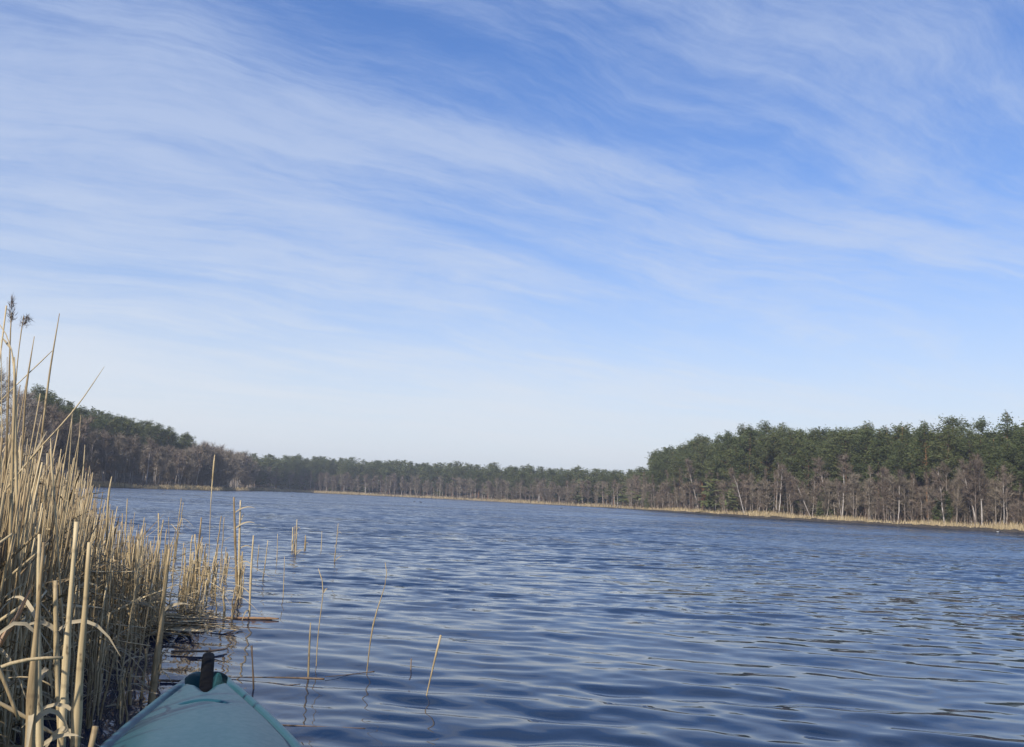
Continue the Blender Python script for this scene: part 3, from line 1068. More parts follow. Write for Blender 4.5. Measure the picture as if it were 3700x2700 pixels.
for x, s, h, ln, lab in ((2930, 3.6, 5.2, -24, 'white birch leaning far to the left on the right bank, near the small green pine'),
                         (3042, 3.2, 7.2, 0, 'straight tall pale birch trunk at the bank, right of the small green pine'),
                         (3005, 5.0, 7.0, -10, 'crooked white birch above the small green pine on the right bank'),
                         (3412, 3.4, 5.6, -7, 'pale birch with many white side branches, lone among brown trees'),
                         (3530, 3.2, 6.2, -13, 'left one of two pale leaning trunks near the right end of the bank'),
                         (3548, 3.4, 6.0, -2, 'right one of two pale leaning trunks near the right end of the bank'),
                         (2690, 3.6, 6.0, -20, 'white birch leaning left below the first tall pines of the right wood'),
                         (2815, 3.8, 6.2, 4, 'pale birch with forked stem left of the far-leaning white birch'),
                         (3245, 3.6, 5.4, 2, 'short pale birch standing alone in the middle of the right bank'),
                         (2525, 6.0, 8.2, -14, 'tall leaning birch inside the left end of the right-hand wood')):
    o = plant('birch', x, s, h, lab, G_RB, lean=(0, R_(ln)), wide=1.15, i=int(rng.integers(5)))
    o.scale = (o.scale[0] * 1.15, o.scale[1] * 1.15, o.scale[2])
plant('oak', 2545, 4.0, 3.6, 'small tree still holding rust-brown dead leaves on the right bank', G_RB, wide=1.2)

# --- the low wood across the water
G_MP, G_MB = 'pines across the lake', 'bare trees across the lake'
px = 885.0
while px < 2370:
    for s0, hh, big in ((13, 0.93, True), (19, 0.98, True), (26, 1.0, False), (34, 1.0, False)):
        x, s = px + jit(14), s0 + jit(3.0)
        base_h = np.interp(x, [640, 900, 1100, 1500, 1900, 2200, 2370], [7.0, 7.4, 10.4, 10.0, 8.3, 7.0, 6.2])
        h = base_h * hh * rng.uniform(0.88, 1.08)
        if big and rng.random() < 0.52:
            key = 'spire_pine' if rng.random() < 0.25 else 'pine'
            lab = f"distant {'pointed' if key == 'spire_pine' else 'rounded'} pine, {'front' if s0 < 16 else 'back'} of the low far wood, {near_what(x, MID_AT)}"
            plant(key, x, s, h, lab, G_MP, wide=rng.uniform(1.1, 1.55))
        else:
            mass('pine', x, s, h, 'pine', 1.3)
    px += px_step(px, 18, 2.35)
px = 830.0
while px < 2330:
    for s0 in (4.5, 8.0):
        x, s = px + jit(12), s0 + jit(1.5) + (7.0 if px < 1160 else 0.0)
        base_h = np.interp(x, [830, 1000, 1500, 1900, 2330], [5.2, 5.8, 6.2, 5.0, 5.4])
        t = rng.random()
        if t < 0.22:
            key, lab = 'birch', f'thin bare birch of the low far wood, {near_what(x, MID_AT)}'
        elif t < 0.55:
            key, lab = 'red_alder', f'reddish bare tree of the low far wood, {near_what(x, MID_AT)}'
        else:
            key, lab = 'alder', f'grey-brown bare tree of the low far wood, {near_what(x, MID_AT)}'
        h = base_h * rng.uniform(0.75, 1.12)
        if s0 < 6 and rng.random() < 0.66:
            plant(key, x, s, h, lab, G_MB, wide=rng.uniform(1.0, 1.4))
        else:
            mass(key, x, s, h, 'bare', 1.3)
    px += px_step(px, 6, 1.9)
px = 1780.0
for x, h, lab in ((1980, 5.2, 'largest low round bush at the foot of the wood across the lake'), (2060, 4.4, 'low round bush right of the largest one across the lake'),
                  (1860, 4.2, 'low round bush left of the largest one across the lake'), (1800, 3.9, 'smallest low round bush across the lake, leftmost of the four')):
    plant('willow', x, 4.0, h, lab, 'round bushes across the lake', wide=1.1)

for k in range(240):
    x = rng.uniform(860, 2370)
    mass('alder' if k % 4 else 'young_pine', x, rng.uniform(10, 40), rng.uniform(3.5, 5.8), 'bare', 1.9)

# --- the left shore: bare wood in front, pines up the slope behind, round willows at its end
G_LP, G_LB = 'pines on the left slope', 'bare trees on the left shore'
px = 130.0
while px < 690:
    for s0, big in ((30, True), (38, True), (47, False)):
        x, s = px + jit(9), s0 + jit(2.5)
        h = np.interp(x, [130, 300, 500, 640, 735], [8.8, 8.8, 9.0, 8.6, 6.8]) * rng.uniform(0.9, 1.08)
        if big:
            key = 'spire_pine' if rng.random() < 0.35 else 'pine'
            lab = f"{'pointed' if key == 'spire_pine' else 'rounded'} pine on the left slope, {'upper' if s0 > 34 else 'lower'} row, {near_what(x, LEFT_AT)}"
            plant(key, x, s, h, lab, G_LP, wide=rng.uniform(1.05, 1.35))
        else:
            mass('pine', x, s, h, 'pine')
    px += px_step(px, 36, 1.9)
px = 60.0
while px < 760:
    for s0 in (9, 13, 19, 26):
        x, s = px + jit(14), s0 + jit(2.0)
        h = np.interp(x, [60, 200, 420, 640, 760], [8.0, 7.8, 7.2, 6.4, 5.2]) * rng.uniform(0.78, 1.1)
        t = rng.random()
        if t < 0.25:
            key, lab = 'birch', f'pale-stemmed bare birch on the left shore, {near_what(x, LEFT_AT)}'
        elif t < 0.5:
            key, lab = 'red_alder', f'reddish bare tree on the left shore, {near_what(x, LEFT_AT)}'
        else:
            key, lab = 'alder', f'grey-brown bare tree on the left shore, {near_what(x, LEFT_AT)}'
        if s0 < 15:
            plant(key, x, s, h, lab, G_LB, lean=(0, R_(jit(6))), wide=rng.uniform(1.0, 1.3))
        else:
            mass(key, x, s, h, 'bare', 1.25)
    px += px_step(px, 12, 2.3)
plant('willow', 880, 11, 7.2, 'big rounded bare willow at the right end of the left shore', G_LB, wide=1.35, i=0)
plant('willow', 795, 12, 7.6, 'rounded bare willow behind the left shore, second from its right end', G_LB, wide=1.1, i=1)
plant('willow', 720, 12, 6.8, 'bare willow bush where the left shore trees grow lower', G_LB, wide=1.0, i=0)
for k in range(95):
    x = rng.uniform(660, 975)
    mass('alder' if k % 3 else 'red_alder', x, rng.uniform(12, 28), float(np.interp(x, [660, 800, 860, 975], [7.2, 7.8, 7.6, 5.0])) * rng.uniform(0.7, 1.05), 'bare', 1.5)
for k in range(90):
    x = rng.uniform(60, 760)
    mass('alder' if k % 3 else 'red_alder', x, rng.uniform(9, 34), rng.uniform(2.5, 6.0), 'bare', 1.6)
for k in range(40):
    mass('pine', rng.uniform(110, 690), rng.uniform(28, 52), rng.uniform(5.5, 7.5), 'pine', 1.2)
px = -420.0
while px < 150:
    for s0 in (6, 12, 19):
        x = px + jit(18)
        if x < -160:
            continue
        h = np.interp(x, [-420, -100, 40, 150], [6.4, 7.0, 7.3, 6.4]) * rng.uniform(0.85, 1.08)
        plant('broad', x, s0 + jit(2), h, f"tall grey bare tree behind the reed tops, {'front' if s0 < 8 else 'middle' if s0 < 15 else 'back'} row, {'at the frame edge' if x < 0 else 'next to the left slope'}", G_LB, wide=rng.uniform(0.9, 1.1))
    px += px_step(px, 10, 2.8)


def flush_mass():
    names = {'pine': ('pine_wood', 'further pines standing behind the front rows of the far woods'),
             'bare': ('bare_wood', 'further bare trees behind the front rows of the far woods')}
    for b, items in REST.items():
        by = {}
        for (tk, ck, ta, ca, mats), m, p, sc in items:
            for arr, mt in ((ta, mats[0]), (ca, mats[1])):
                by.setdefault(mt, []).append((arr, m, p))
        Vs, Qs, Ts, mi_q, mi_t, n = [], [], [], [], [], 0
        ml = list(by)
        for k, mt in enumerate(ml):
            for (V, Q, T), m, p in by[mt]:
                Vs.append(V @ m.T + p)
                if len(Q):
                    Qs.append(Q + n)
                    mi_q.append(np.full(len(Q), k))
                if len(T):
                    Ts.append(T + n)
                    mi_t.append(np.full(len(T), k))
                n += len(V)
        Q = np.concatenate(Qs or [np.zeros((0, 4), dtype=np.int32)])
        T = np.concatenate(Ts or [np.zeros((0, 3), dtype=np.int32)])
        me = mesh_np(names[b][0], np.concatenate(Vs), [Q, T], [MAT[m] for m in ml], False, np.concatenate(mi_q + mi_t))
        o = obj(names[b][0], me)
        tag(o, names[b][1], None, None, 'stuff')


flush_mass()


# --- brush at the foot of the woods, and the pale reed belt along the far banks
def build_brush():
    r = np.random.default_rng(5)
    buf = Buf()
    for x0, x1, per_m, h in ((60, 760, 10, 1.3), (700, 2330, 7, 1.2), (2290, 4000, 22, 1.25)):
        px = x0
        while px < x1:
            _, az, R = spot(px, 5)
            n = per_m
            s = r.uniform(2.5, 9.0, n) + (4.0 if x1 < 800 else 0.0)
            a = az + r.normal(0, 0.4 / R, n)
            RR = shore_r(a) + s
            base = np.stack([RR * np.sin(a), RR * np.cos(a), ground_z(RR, a) - 0.05], 1)
            D = r.normal(0, 0.45, (n, 3))
            D[:, 2] = 1
            L = h * r.uniform(0.3, 1.3, n)[:, None]
            U = np.cross(D, r.normal(0, 1, (n, 3)))
            U /= np.linalg.norm(U, axis=1)[:, None]
            wd = r.uniform(0.02, 0.06, n)[:, None] * (R / 160.0) ** 0.5
            V = np.stack([base - U * wd, base + U * wd, base + D * L], 1).reshape(-1, 3)
            i = np.arange(n)[:, None] * 3
            buf.add(V, [], np.concatenate([i, i + 1, i + 2], 1))
            px += px_step(px, 5, 0.6)
    o = obj('undergrowth', buf.mesh('undergrowth', MAT['brush']))
    tag(o, 'brown leafless brush at the foot of the far woods', None, None, 'stuff')


def build_shore_reeds():
    r = np.random.default_rng(6)
    buf = Buf()
    for x0, x1, dens, h, s0, s1 in ((-300, 820, 115, 0.66, -1.2, 2.6), (800, 1500, 80, 0.66, -1.4, 3.2), (1500, 2330, 34, 0.66, -1.2, 2.5), (2330, 4100, 70, 0.58, -0.8, 2.8)):
        px = x0
        while px < x1:
            _, az, R = spot(px, 0)
            wob = 0.75 + 0.25 * math.sin(px * 0.021) + 0.2 * math.sin(px * 0.007 + 1)
            n = int(dens * wob)
            a = az + r.normal(0, 0.35 / R, n)
            s = r.uniform(s0, s1 * wob + 0.3, n)
            RR = shore_r(a) + s
            base = np.stack([RR * np.sin(a), RR * np.cos(a), np.maximum(ground_z(RR, a), -0.3)], 1)
            D = r.normal(0, 0.16, (n, 3))
            D[:, 2] = 1
            L = h * r.uniform(0.6, 1.2, n)[:, None] * (0.8 + 0.3 * wob)
            U = np.cross(D, r.normal(0, 1, (n, 3)))
            U /= np.linalg.norm(U, axis=1)[:, None]
            wd = r.uniform(0.012, 0.030, n)[:, None] * (R / 110.0) ** 0.7
            mid = base + D * L * 0.55
            bend = r.normal(0, 0.10, (n, 3)) * L
            bend[:, 2] = 0
            V = np.stack([base - U * wd, base + U * wd, mid + U * wd * 0.8, mid - U * wd * 0.8, base + D * L + bend], 1).reshape(-1, 3)
            i = np.arange(n)[:, None] * 5
            buf.add(V, np.concatenate([i, i + 1, i + 2, i + 3], 1), np.concatenate([i + 3, i + 2, i + 4], 1))
            px += px_step(px, 0, 0.55)
    o = obj('shore_reeds', buf.mesh('shore_reeds', MAT['shore_reed']))
    tag(o, 'pale dry reed belt along the far banks', None, None, 'stuff')


def build_bank_shade():  # mud edge, dark colour standing in for reflection and shade under the reeds
    r = np.random.default_rng(9)
    m, nt, bs = material('bank_edge_shade')
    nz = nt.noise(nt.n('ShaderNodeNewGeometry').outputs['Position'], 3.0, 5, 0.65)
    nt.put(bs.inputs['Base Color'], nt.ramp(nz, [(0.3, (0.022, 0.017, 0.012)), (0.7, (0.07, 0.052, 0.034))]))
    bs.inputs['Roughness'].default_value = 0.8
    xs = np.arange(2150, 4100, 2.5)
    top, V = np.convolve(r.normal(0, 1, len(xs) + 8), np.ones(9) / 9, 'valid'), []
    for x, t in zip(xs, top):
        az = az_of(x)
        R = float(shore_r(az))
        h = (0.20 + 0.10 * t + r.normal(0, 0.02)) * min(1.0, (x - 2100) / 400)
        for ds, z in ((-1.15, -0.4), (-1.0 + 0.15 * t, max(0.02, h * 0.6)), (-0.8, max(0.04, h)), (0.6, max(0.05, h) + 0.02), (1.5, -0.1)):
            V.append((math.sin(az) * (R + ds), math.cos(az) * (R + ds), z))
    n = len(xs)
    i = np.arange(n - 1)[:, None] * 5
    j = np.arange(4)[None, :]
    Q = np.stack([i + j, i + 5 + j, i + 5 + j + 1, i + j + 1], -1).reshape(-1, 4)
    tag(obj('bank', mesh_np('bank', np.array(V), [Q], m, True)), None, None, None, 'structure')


build_brush()
build_shore_reeds()
build_bank_shade()
# ------------------------------------------------------------------ reeds
def stem_points(pts, D=None, d_end=None):
    """World points and radii of a stalk traced in the photo at its own distance. pts: (px, py, width in px), foot first."""
    if D is None:
        f = on_plane(pts[0][0], pts[0][1])
        D = math.hypot(f.x, f.y)
    n = len(pts)
    P, W = [], []
    for i, (x, y, w_) in enumerate(pts):
        d = D + ((d_end - D) * i / (n - 1) if d_end else 0)
        q = at_range(x, y, d)
        P.append(np.array(q))
        W.append(w_ / FPX * (q - Vector((0, 0, EYE))).length * 0.5)
    return P, W


def refine(P, W, n):
    P, W = np.asarray(P), np.asarray(W)
    L = np.concatenate([[0], np.cumsum(np.linalg.norm(np.diff(P, axis=0), axis=1))])
    t = np.linspace(0, L[-1], n)
    Q = np.stack([np.interp(t, L, P[:, k]) for k in range(3)], 1)
    for _ in range(2):
        Q[1:-1] = (Q[:-2] + 2 * Q[1:-1] + Q[2:]) / 4
    return Q, np.interp(t, L, W)


def knuckled(W, n, r, every=5):
    W = np.array(W)
    k = int(r.integers(1, every))
    for i in range(k, n, every):
        W[i] *= 1.22
    return W


def plume_mesh(name, base, d, L, wid, r, lump=False):
    b = Buf()
    d = np.asarray(d) / np.linalg.norm(d)
    for _ in range(230):
        t = r.uniform(0, 1)
        c = np.asarray(base) + d * L * t + r.normal(0, wid * 0.28 * math.sin(math.pi * min(0.95, t + 0.12)) ** 0.5, 3)
        e = c + d * r.uniform(0.12, 0.3) * L + r.normal(0, wid * 0.45, 3)
        if lump:
            e[2] -= wid * 0.5 * t
        u = r.normal(0, 1, 3)
        u /= np.linalg.norm(u)
        wd = 0.0009
        m = (c + e) / 2
        b.add([c, m + u * wd, e, m - u * wd], [[0, 1, 2, 3]])
    return b.mesh(name, MAT['plume'])


def own_reed(label, pts, D=None, d_end=None, foot=True, plume=None, leaf=None, mat='reed', name='dry_reed', cat='reed', group=None, sides=7):
    """A single recognisable reed: stem plus leaf or plume parts, its own shape."""
    r = np.random.default_rng(abs(hash(label)) % 9999 if False else sum(map(ord, label)))
    P, W = stem_points(pts, D, d_end)
    if min(q[1] for q in pts) < 1650:            # the tall stalks are slender
        W = [v * 0.76 for v in W]
    if foot:                                     # carry the stalk down below the water
        d = P[0] - P[1]
        d /= np.linalg.norm(d)
        k = (P[0][2] + 0.35) / max(0.25, -d[2])
        P = [P[0] + d * k] + P
        W = [W[0]] + W
    n = max(6, int(np.linalg.norm(np.asarray(P[-1]) - np.asarray(P[0])) / 0.06))
    Q, Wn = refine(P, W, min(n, 40))
    o = thing(name, label, cat, tuple(Q[0]), group)
    b = Buf()
    b.tube(Q - Q[0], knuckled(Wn, len(Q), r), sides)
    obj('stem', b.mesh('stem', MAT[mat], True), o)
    if plume:
        d = Q[-1] - Q[-3]
        obj('plume', plume_mesh('plume', Q[-1] - Q[0] - d * 0.3, np.asarray(d) + np.array(plume[2]), plume[0], plume[1], r, plume[3]), o)
    if leaf is None and not plume and W[0] > 0.0055 and mat == 'reed':
        leaf = [(r.uniform(0.25, 0.9), r.uniform(0, 6.3), r.uniform(0.08, 0.2), r.uniform(0.007, 0.013), r.uniform(0.4, 1.5)) for _ in range(3)]
    for (f, ang, L, wd, drop) in leaf or ():
        i = int(f * (len(Q) - 1))
        p = Q[i] - Q[0]
        dr = np.array([math.cos(ang), math.sin(ang) * 0.5, 0.9])
        pts_l = [p + dr * L * t + np.array([0, 0, -drop * L * t * t]) for t in np.linspace(0, 1, 6)]
        lb = Buf()
        lb.blade(pts_l, [wd * 0.7, wd, wd, wd * 0.8, wd * 0.5, 0.001], (0.3, -1, 0.4), 0.15)
        obj('leaf', lb.mesh('leaf', MAT['reed_leaf']), o)
    return o


G_T = 'tall reeds against the sky'
own_reed('tallest reed at the left edge with a narrow dark upright plume', [(20, 1760, 8), (28, 1500, 7), (36, 1290, 6), (36, 1180, 5), (42, 1130, 4)], 3.6, plume=(0.085, 0.016, (0, 0, 0), False), leaf=[(0.96, 2.6, 0.05, 0.008, 0.1)])
own_reed('tall thin reed with a small bunched brown plume bending to the right', [(38, 1760, 6), (55, 1400, 5), (66, 1270, 4), (78, 1180, 3.4), (86, 1142, 3)], 3.8, plume=(0.042, 0.022, (0.06, 0, 0.02), True))
own_reed('tall straight bare reed leaning slightly right, highest without a plume', [(130, 1760, 8), (165, 1456, 8), (176, 1368, 8), (189, 1280, 6.5), (204, 1200, 5), (215, 1133, 2.5)], 3.5)
own_reed('shorter thin upright reed left of the tall straight bare reed', [(76, 1700, 7), (94, 1392, 6.5), (104, 1340, 6), (113, 1280, 4.5), (124, 1216, 2.5)], 3.6)
own_reed('thin reed slanting up to the right behind the tall straight bare reed', [(-60, 1520, 5), (30, 1415, 4.5), (82, 1371, 4), (104, 1350, 4), (150, 1305, 4), (188, 1268, 3)], 3.9)
own_reed('long thin reed leaning far right across the distant pines', [(60, 1720, 7), (130, 1630, 7), (209, 1550, 6.5), (262, 1496, 7), (285, 1468, 5), (327, 1398, 3.6), (377, 1325, 1.5)], 3.4, leaf=[(0.80, 1.45, 0.10, 0.006, 0.0), (0.79, 1.9, 0.085, 0.005, 0.0)])
own_reed('reed with a dry leaf hooked over to the left at the frame edge', [(60, 1760, 12), (55, 1560, 11), (56, 1310, 10), (45, 1262, 5), (34, 1210, 4), (31, 1184, 3), (18, 1166, 3), (-10, 1160, 3)], 3.1, d_end=3.2)
own_reed('thick brownish reed stalk rising above the bed near the left edge', [(42, 1760, 13), (50, 1500, 12), (58, 1330, 9), (52, 1290, 4)], 2.9, mat='reed')
for k, (x0, x1, yt, w_) in enumerate(((8, 4, 1230, 3.5), (22, 26, 1290, 4), (70, 48, 1420, 3.5), (250, 262, 1480, 3.2), (228, 262, 1500, 4), (262, 290, 1560, 4), (112, 150, 1500, 6), (140, 160, 1560, 5), (303, 307, 1607, 4.5), (205, 232, 1640, 5), (276, 292, 1500, 2.6))):
    own_reed('thin bare reed standing among the tall ones, tip against wood or sky', [(x0 - 14, 1800, w_ + 1.5), (x0, 1700, w_ + 1), ((x0 + x1) / 2, (1700 + yt) / 2, w_), (x1, yt, 1.8)], 3.3 + 0.17 * k, group=G_T)
own_reed('pale broken reed with a kinked tip above the edge of the bed', [(196, 1800, 9), (189, 1695, 9), (181, 1640, 9), (174, 1600, 8), (183, 1583, 3)], 3.4)
own_reed('ochre reed standing alone, seed tip against the far bank left of centre', [(752, 2110, 3), (757, 1950, 3), (761, 1830, 3.2), (766, 1757, 5), (770, 1710, 8), (774, 1668, 7.5), (776, 1643, 3)], None)
own_reed('single pale reed with a bent tip over the water right of the bed', [(384, 2120, 8), (387, 1846, 7), (393, 1762, 6.5), (398, 1735, 5), (404, 1722, 2.5)], 5.0)
# stout near stalks
own_reed('stout pale reed nearest the kayak bow, broken off short at eye level', [(272, 2700, 28), (288, 2400, 25), (305, 2250, 18), (315, 2125, 15), (318, 2040, 13), (322, 1960, 10)], 2.35)
own_reed('stout pale reed with a clean cut top, tallest of the near stalks', [(222, 2700, 25), (236, 2440, 22), (247, 2260, 18), (264, 2050, 14), (272, 1950, 13), (277, 1886, 12)], 2.45)
own_reed('thick pale reed at the bottom, second from the left of the near stalks', [(144, 2700, 22), (134, 2443, 20), (140, 2250, 15), (139, 2050, 11), (142, 1930, 8)], 2.3)
own_reed('thick pale reed at the bottom, leftmost of the near stalks', [(108, 2700, 29), (118, 2443, 26), (130, 2286, 16), (150, 2080, 11), (158, 1960, 7)], 2.25)
own_reed('cut pale reed with speckled top in the middle of the near bed', [(214, 2600, 15), (205, 2450, 15), (203, 2280, 15), (201, 2160, 15), (199, 2098, 14)], 2.7)
own_reed('tall slanting reed standing alone in the water just left of the bow', [(547, 2534, 22), (556, 2460, 22), (567, 2384, 19), (590, 2168, 13), (606, 2050, 10), (612, 1985, 8)], None)
own_reed('slim pale reed left of the lone slanting one, leaning the same way', [(572, 2420, 5), (582, 2345, 10), (596, 2077, 9), (603, 1968, 7)], None)
own_reed('short thick reed stub at the bottom beside the kayak', [(330, 2700, 17), (337, 2670, 17), (346, 2625, 16)], 2.2)
own_reed('short stout reed stump standing in the water left of the kayak bow', [(470, 2545, 12), (469, 2490, 11), (467, 2430, 9)], None)
own_reed('bent reed stalk arching flat across the near stalks at lower left', [(-90, 2452, 11), (0, 2408, 11), (59, 2384, 11), (130, 2375, 11), (228, 2377, 9)], 2.15, foot=False)
own_reed('orange-brown reed leaf slanting up to the right at the left edge', [(-60, 2400, 20), (0, 2349, 20), (47, 2282, 18), (90, 2200, 14), (110, 2129, 6)], 2.3, mat='rust_stem')
own_reed('broken pale reed leaning down to the right at lower left corner', [(-20, 2380, 12), (0, 2424, 12), (35, 2510, 11), (67, 2601, 10)], 2.05, foot=False)
own_reed('long grey fallen reed crossing low behind the near stalks', [(-60, 2510, 11), (0, 2542, 11), (98, 2593, 11), (212, 2664, 10)], 2.5, foot=False, mat='reed_old')
own_reed('thin curved reed leaf arching over at lower left', [(30, 2450, 4), (90, 2440, 5), (135, 2450, 5), (175, 2462, 4), (200, 2490, 3)], 2.4, foot=False, mat='reed')
# thin stalks standing in open water to the right
own_reed('thin leaning reed with a white tip in open water, nearest on the right', [(1540, 2519, 4.5), (1558, 2440, 5), (1576, 2358, 7), (1586, 2318, 9), (1593, 2295, 6)], None)
own_reed('long thin leaning stalk with a pale bent tip in open water', [(1326, 2426, 4), (1336, 2330, 4), (1347, 2244, 5), (1377, 2160, 3), (1402, 2090, 2.4), (1415, 2052, 2.4), (1408, 2032, 5), (1392, 2033, 2)], None)
own_reed('thin stalk with a forked yellow leaf at its tip in open water', [(1143, 2400, 3), (1146, 2310, 3), (1157, 2223, 3), (1168, 2150, 3), (1178, 2090, 3), (1170, 2068, 4), (1150, 2055, 2)], None, leaf=[(0.9, 1.2, 0.05, 0.010, 0.5)])
own_reed('pale stalk rising behind the long floating stem', [(1114, 2445, 7), (1116, 2380, 7), (1119, 2310, 5), (1122, 2250, 3)], None)
own_reed('dark twig with a knobbed top standing in the water beside the bow', [(917, 2495, 6), (916, 2440, 5), (913, 2400, 4), (909, 2362, 5), (909, 2340, 10), (909, 2333, 8)], None, mat='dark_stem', name='dead_twig', cat='twig')
own_reed('short dark stub poking out of open water', [(1484, 2424, 5), (1485, 2400, 5), (1486, 2380, 4)], None, mat='dark_stem', name='reed_stub', cat='reed stub')
for k, (bx, by, tx, ty, w_) in enumerate(((1208, 2030, 1222, 1892, 3), (1023, 2160, 1028, 2011, 2.6), (1068, 2007, 1073, 1877, 4), (1056, 1990, 1058, 1905, 5), (1063, 2000, 1066, 1900, 4), (1102, 1983, 1104, 1935, 6),
                                          (950, 2095, 968, 1953, 3.6), (930, 2035, 936, 1968, 3), (1000, 2030, 1003, 1930, 2.4), (1160, 1990, 1163, 1920, 2.2))):
    own_reed('thin pale reed standing apart in open water beyond the last clump', [(bx, by, w_), ((bx + tx) / 2 + 1, (by + ty) / 2, w_), (tx, ty, w_ * 0.6)], None, group='thin reeds apart in open water')
own_reed('slim pale reed, outermost of the sparse clumps beyond the bow', [(901, 2240, 7), (905, 2120, 7), (907, 2059, 7), (912, 1990, 6), (916, 1935, 4)], None)
own_reed('tall pale reed, highest of the outer clump', [(857, 2155, 9), (853, 2050, 8), (849, 1924, 8), (845, 1797, 5)], None)
own_reed('second tall pale reed beside the highest of the outer clump', [(862, 2155, 8), (864, 2030, 8), (866, 1913, 7), (869, 1808, 4)], None)
own_reed('short blunt pale reed stump at the foot of the outer clump', [(868, 2160, 11), (868, 2120, 11), (869, 2090, 9)], None)


# generic reeds: a dozen builds, each copied as its own object
def reed_variant(i):
    r = np.random.default_rng(500 + i)
    H = 1.0
    n = 14
    P = bent((0, 0, -0.35), (r.normal(0, 0.03), r.normal(0, 0.03), H), 0.006, n, r)
    if i in (4, 9):                             # snapped over near the top
        k = 10
        d = np.array([r.choice([-1, 1]) * 0.5, r.normal(0, 0.3), r.uniform(-0.7, 0.3)])
        d /= np.linalg.norm(d)
        for q in range(k, n):
            P[q] = P[k - 1] + d * (q - k + 1) * 0.075
    W = np.linspace(0.0072, 0.0050, n) * r.uniform(0.85, 1.15)
    W = knuckled(W, n, r, 4)
    b = Buf()
    b.tube(P, W, 6)
    stem = b.mesh('reed_stem', MAT['reed'], True)
    leaves = []
    for q in range([2, 3, 0, 3, 2, 3, 4, 0, 3, 2, 3, 2][i]):
        lb = Buf()
        k = int(r.integers(4, 11))
        a = r.uniform(0, 6.3)
        L = r.uniform(0.14, 0.34)
        dr = np.array([math.cos(a) * 0.35, math.sin(a) * 0.35, r.uniform(0.5, 1.0)])
        dp = r.uniform(0.2, 1.6)
        pts_l = [P[k] + dr * L * t + np.array([math.cos(a) * 0.5 * L * t * t, math.sin(a) * 0.5 * L * t * t, -dp * L * t * t]) for t in np.linspace(0, 1, 6)]
        wd = r.uniform(0.006, 0.012)
        lb.blade(pts_l, [wd * 0.8, wd, wd, wd * 0.8, wd * 0.5, 0.001], (math.sin(a), -math.cos(a), 0.6), 0.2)
        leaves.append(lb.mesh('reed_leaf', MAT['reed_leaf']))
    b2 = Buf()
    b2.tube(P[::2] if i not in (4, 9) else P[[0, 3, 6, 9, 10, 13]], W[::2] if i not in (4, 9) else W[[0, 3, 6, 9, 10, 13]], 4)
    return stem, leaves, b2.arrays()


RV = [reed_variant(i) for i in range(12)]
RPROTO = {}


LEAFY = ['two dry leaves', 'three dry leaves', 'no leaves', 'three dry leaves', 'a snapped tip', 'three dry leaves', 'four ragged leaves', 'no leaves', 'three dry leaves', 'a snapped tip', 'three dry leaves', 'two dry leaves']


def place_reed(p, h, label, group, thick=1.0, lean=None):
    i = int(rng.integers(12))
    label = f'{label}, with {LEAFY[i]}'
    lean = lean or (float(rng.normal(0, 0.05)), float(rng.normal(0.0, 0.05)))
    sc = (thick, thick, h)
    if i not in RPROTO:
        o = thing('dry_reed', label, 'reed', p, group)
        obj('stem', RV[i][0], o)
        for l in RV[i][1]:
            obj('leaf', l, o)
        RPROTO[i] = o
        o.rotation_euler = (lean[0], lean[1], rng.uniform(0, 6.3))
        o.scale = sc
        return o
    return copy_thing(RPROTO[i], p, rng.uniform(0, 6.3), sc, lean, label, 'reed', group)


def top_height(p, py):
    """Height at which a stalk standing at p reaches the line of sight through row py of the photo."""
    D = math.hypot(p.x, p.y)
    u = (horizon_y(0) - py) / FPX
    return EYE + u * D * 1.02


# sparse outer clumps
G_O = 'short reeds of the outer clumps'
for cx, cy, sx, sy, ty, sty, num, lab in (
        (858, 2150, 9, 14, 1960, 45, 9, 'short reed in the outermost clump beyond the bow'),
        (758, 2135, 22, 22, 1950, 60, 20, 'short reed in the second clump from open water'),
        (700, 2190, 22, 26, 1960, 55, 24, 'short reed in the third clump from open water'),
        (660, 2210, 16, 24, 2000, 60, 16, 'short reed in the fourth clump, beyond the brown litter'),
        (807, 2085, 8, 12, 1900, 45, 6, 'thin reed between the two outermost clumps'),
        (628, 2010, 10, 20, 1850, 50, 8, 'reed at the back of the clumps, in open water'),
        (820, 2235, 10, 8, 2110, 40, 5, 'thin short reed beside the orange floating stem')):
    for _ in range(num):
        p = on_plane(rng.normal(cx, sx), rng.normal(cy, sy))
        h = max(0.22, top_height(p, rng.normal(ty, sty)))
        place_reed(p, h, lab, G_O, rng.uniform(0.65, 1.1))
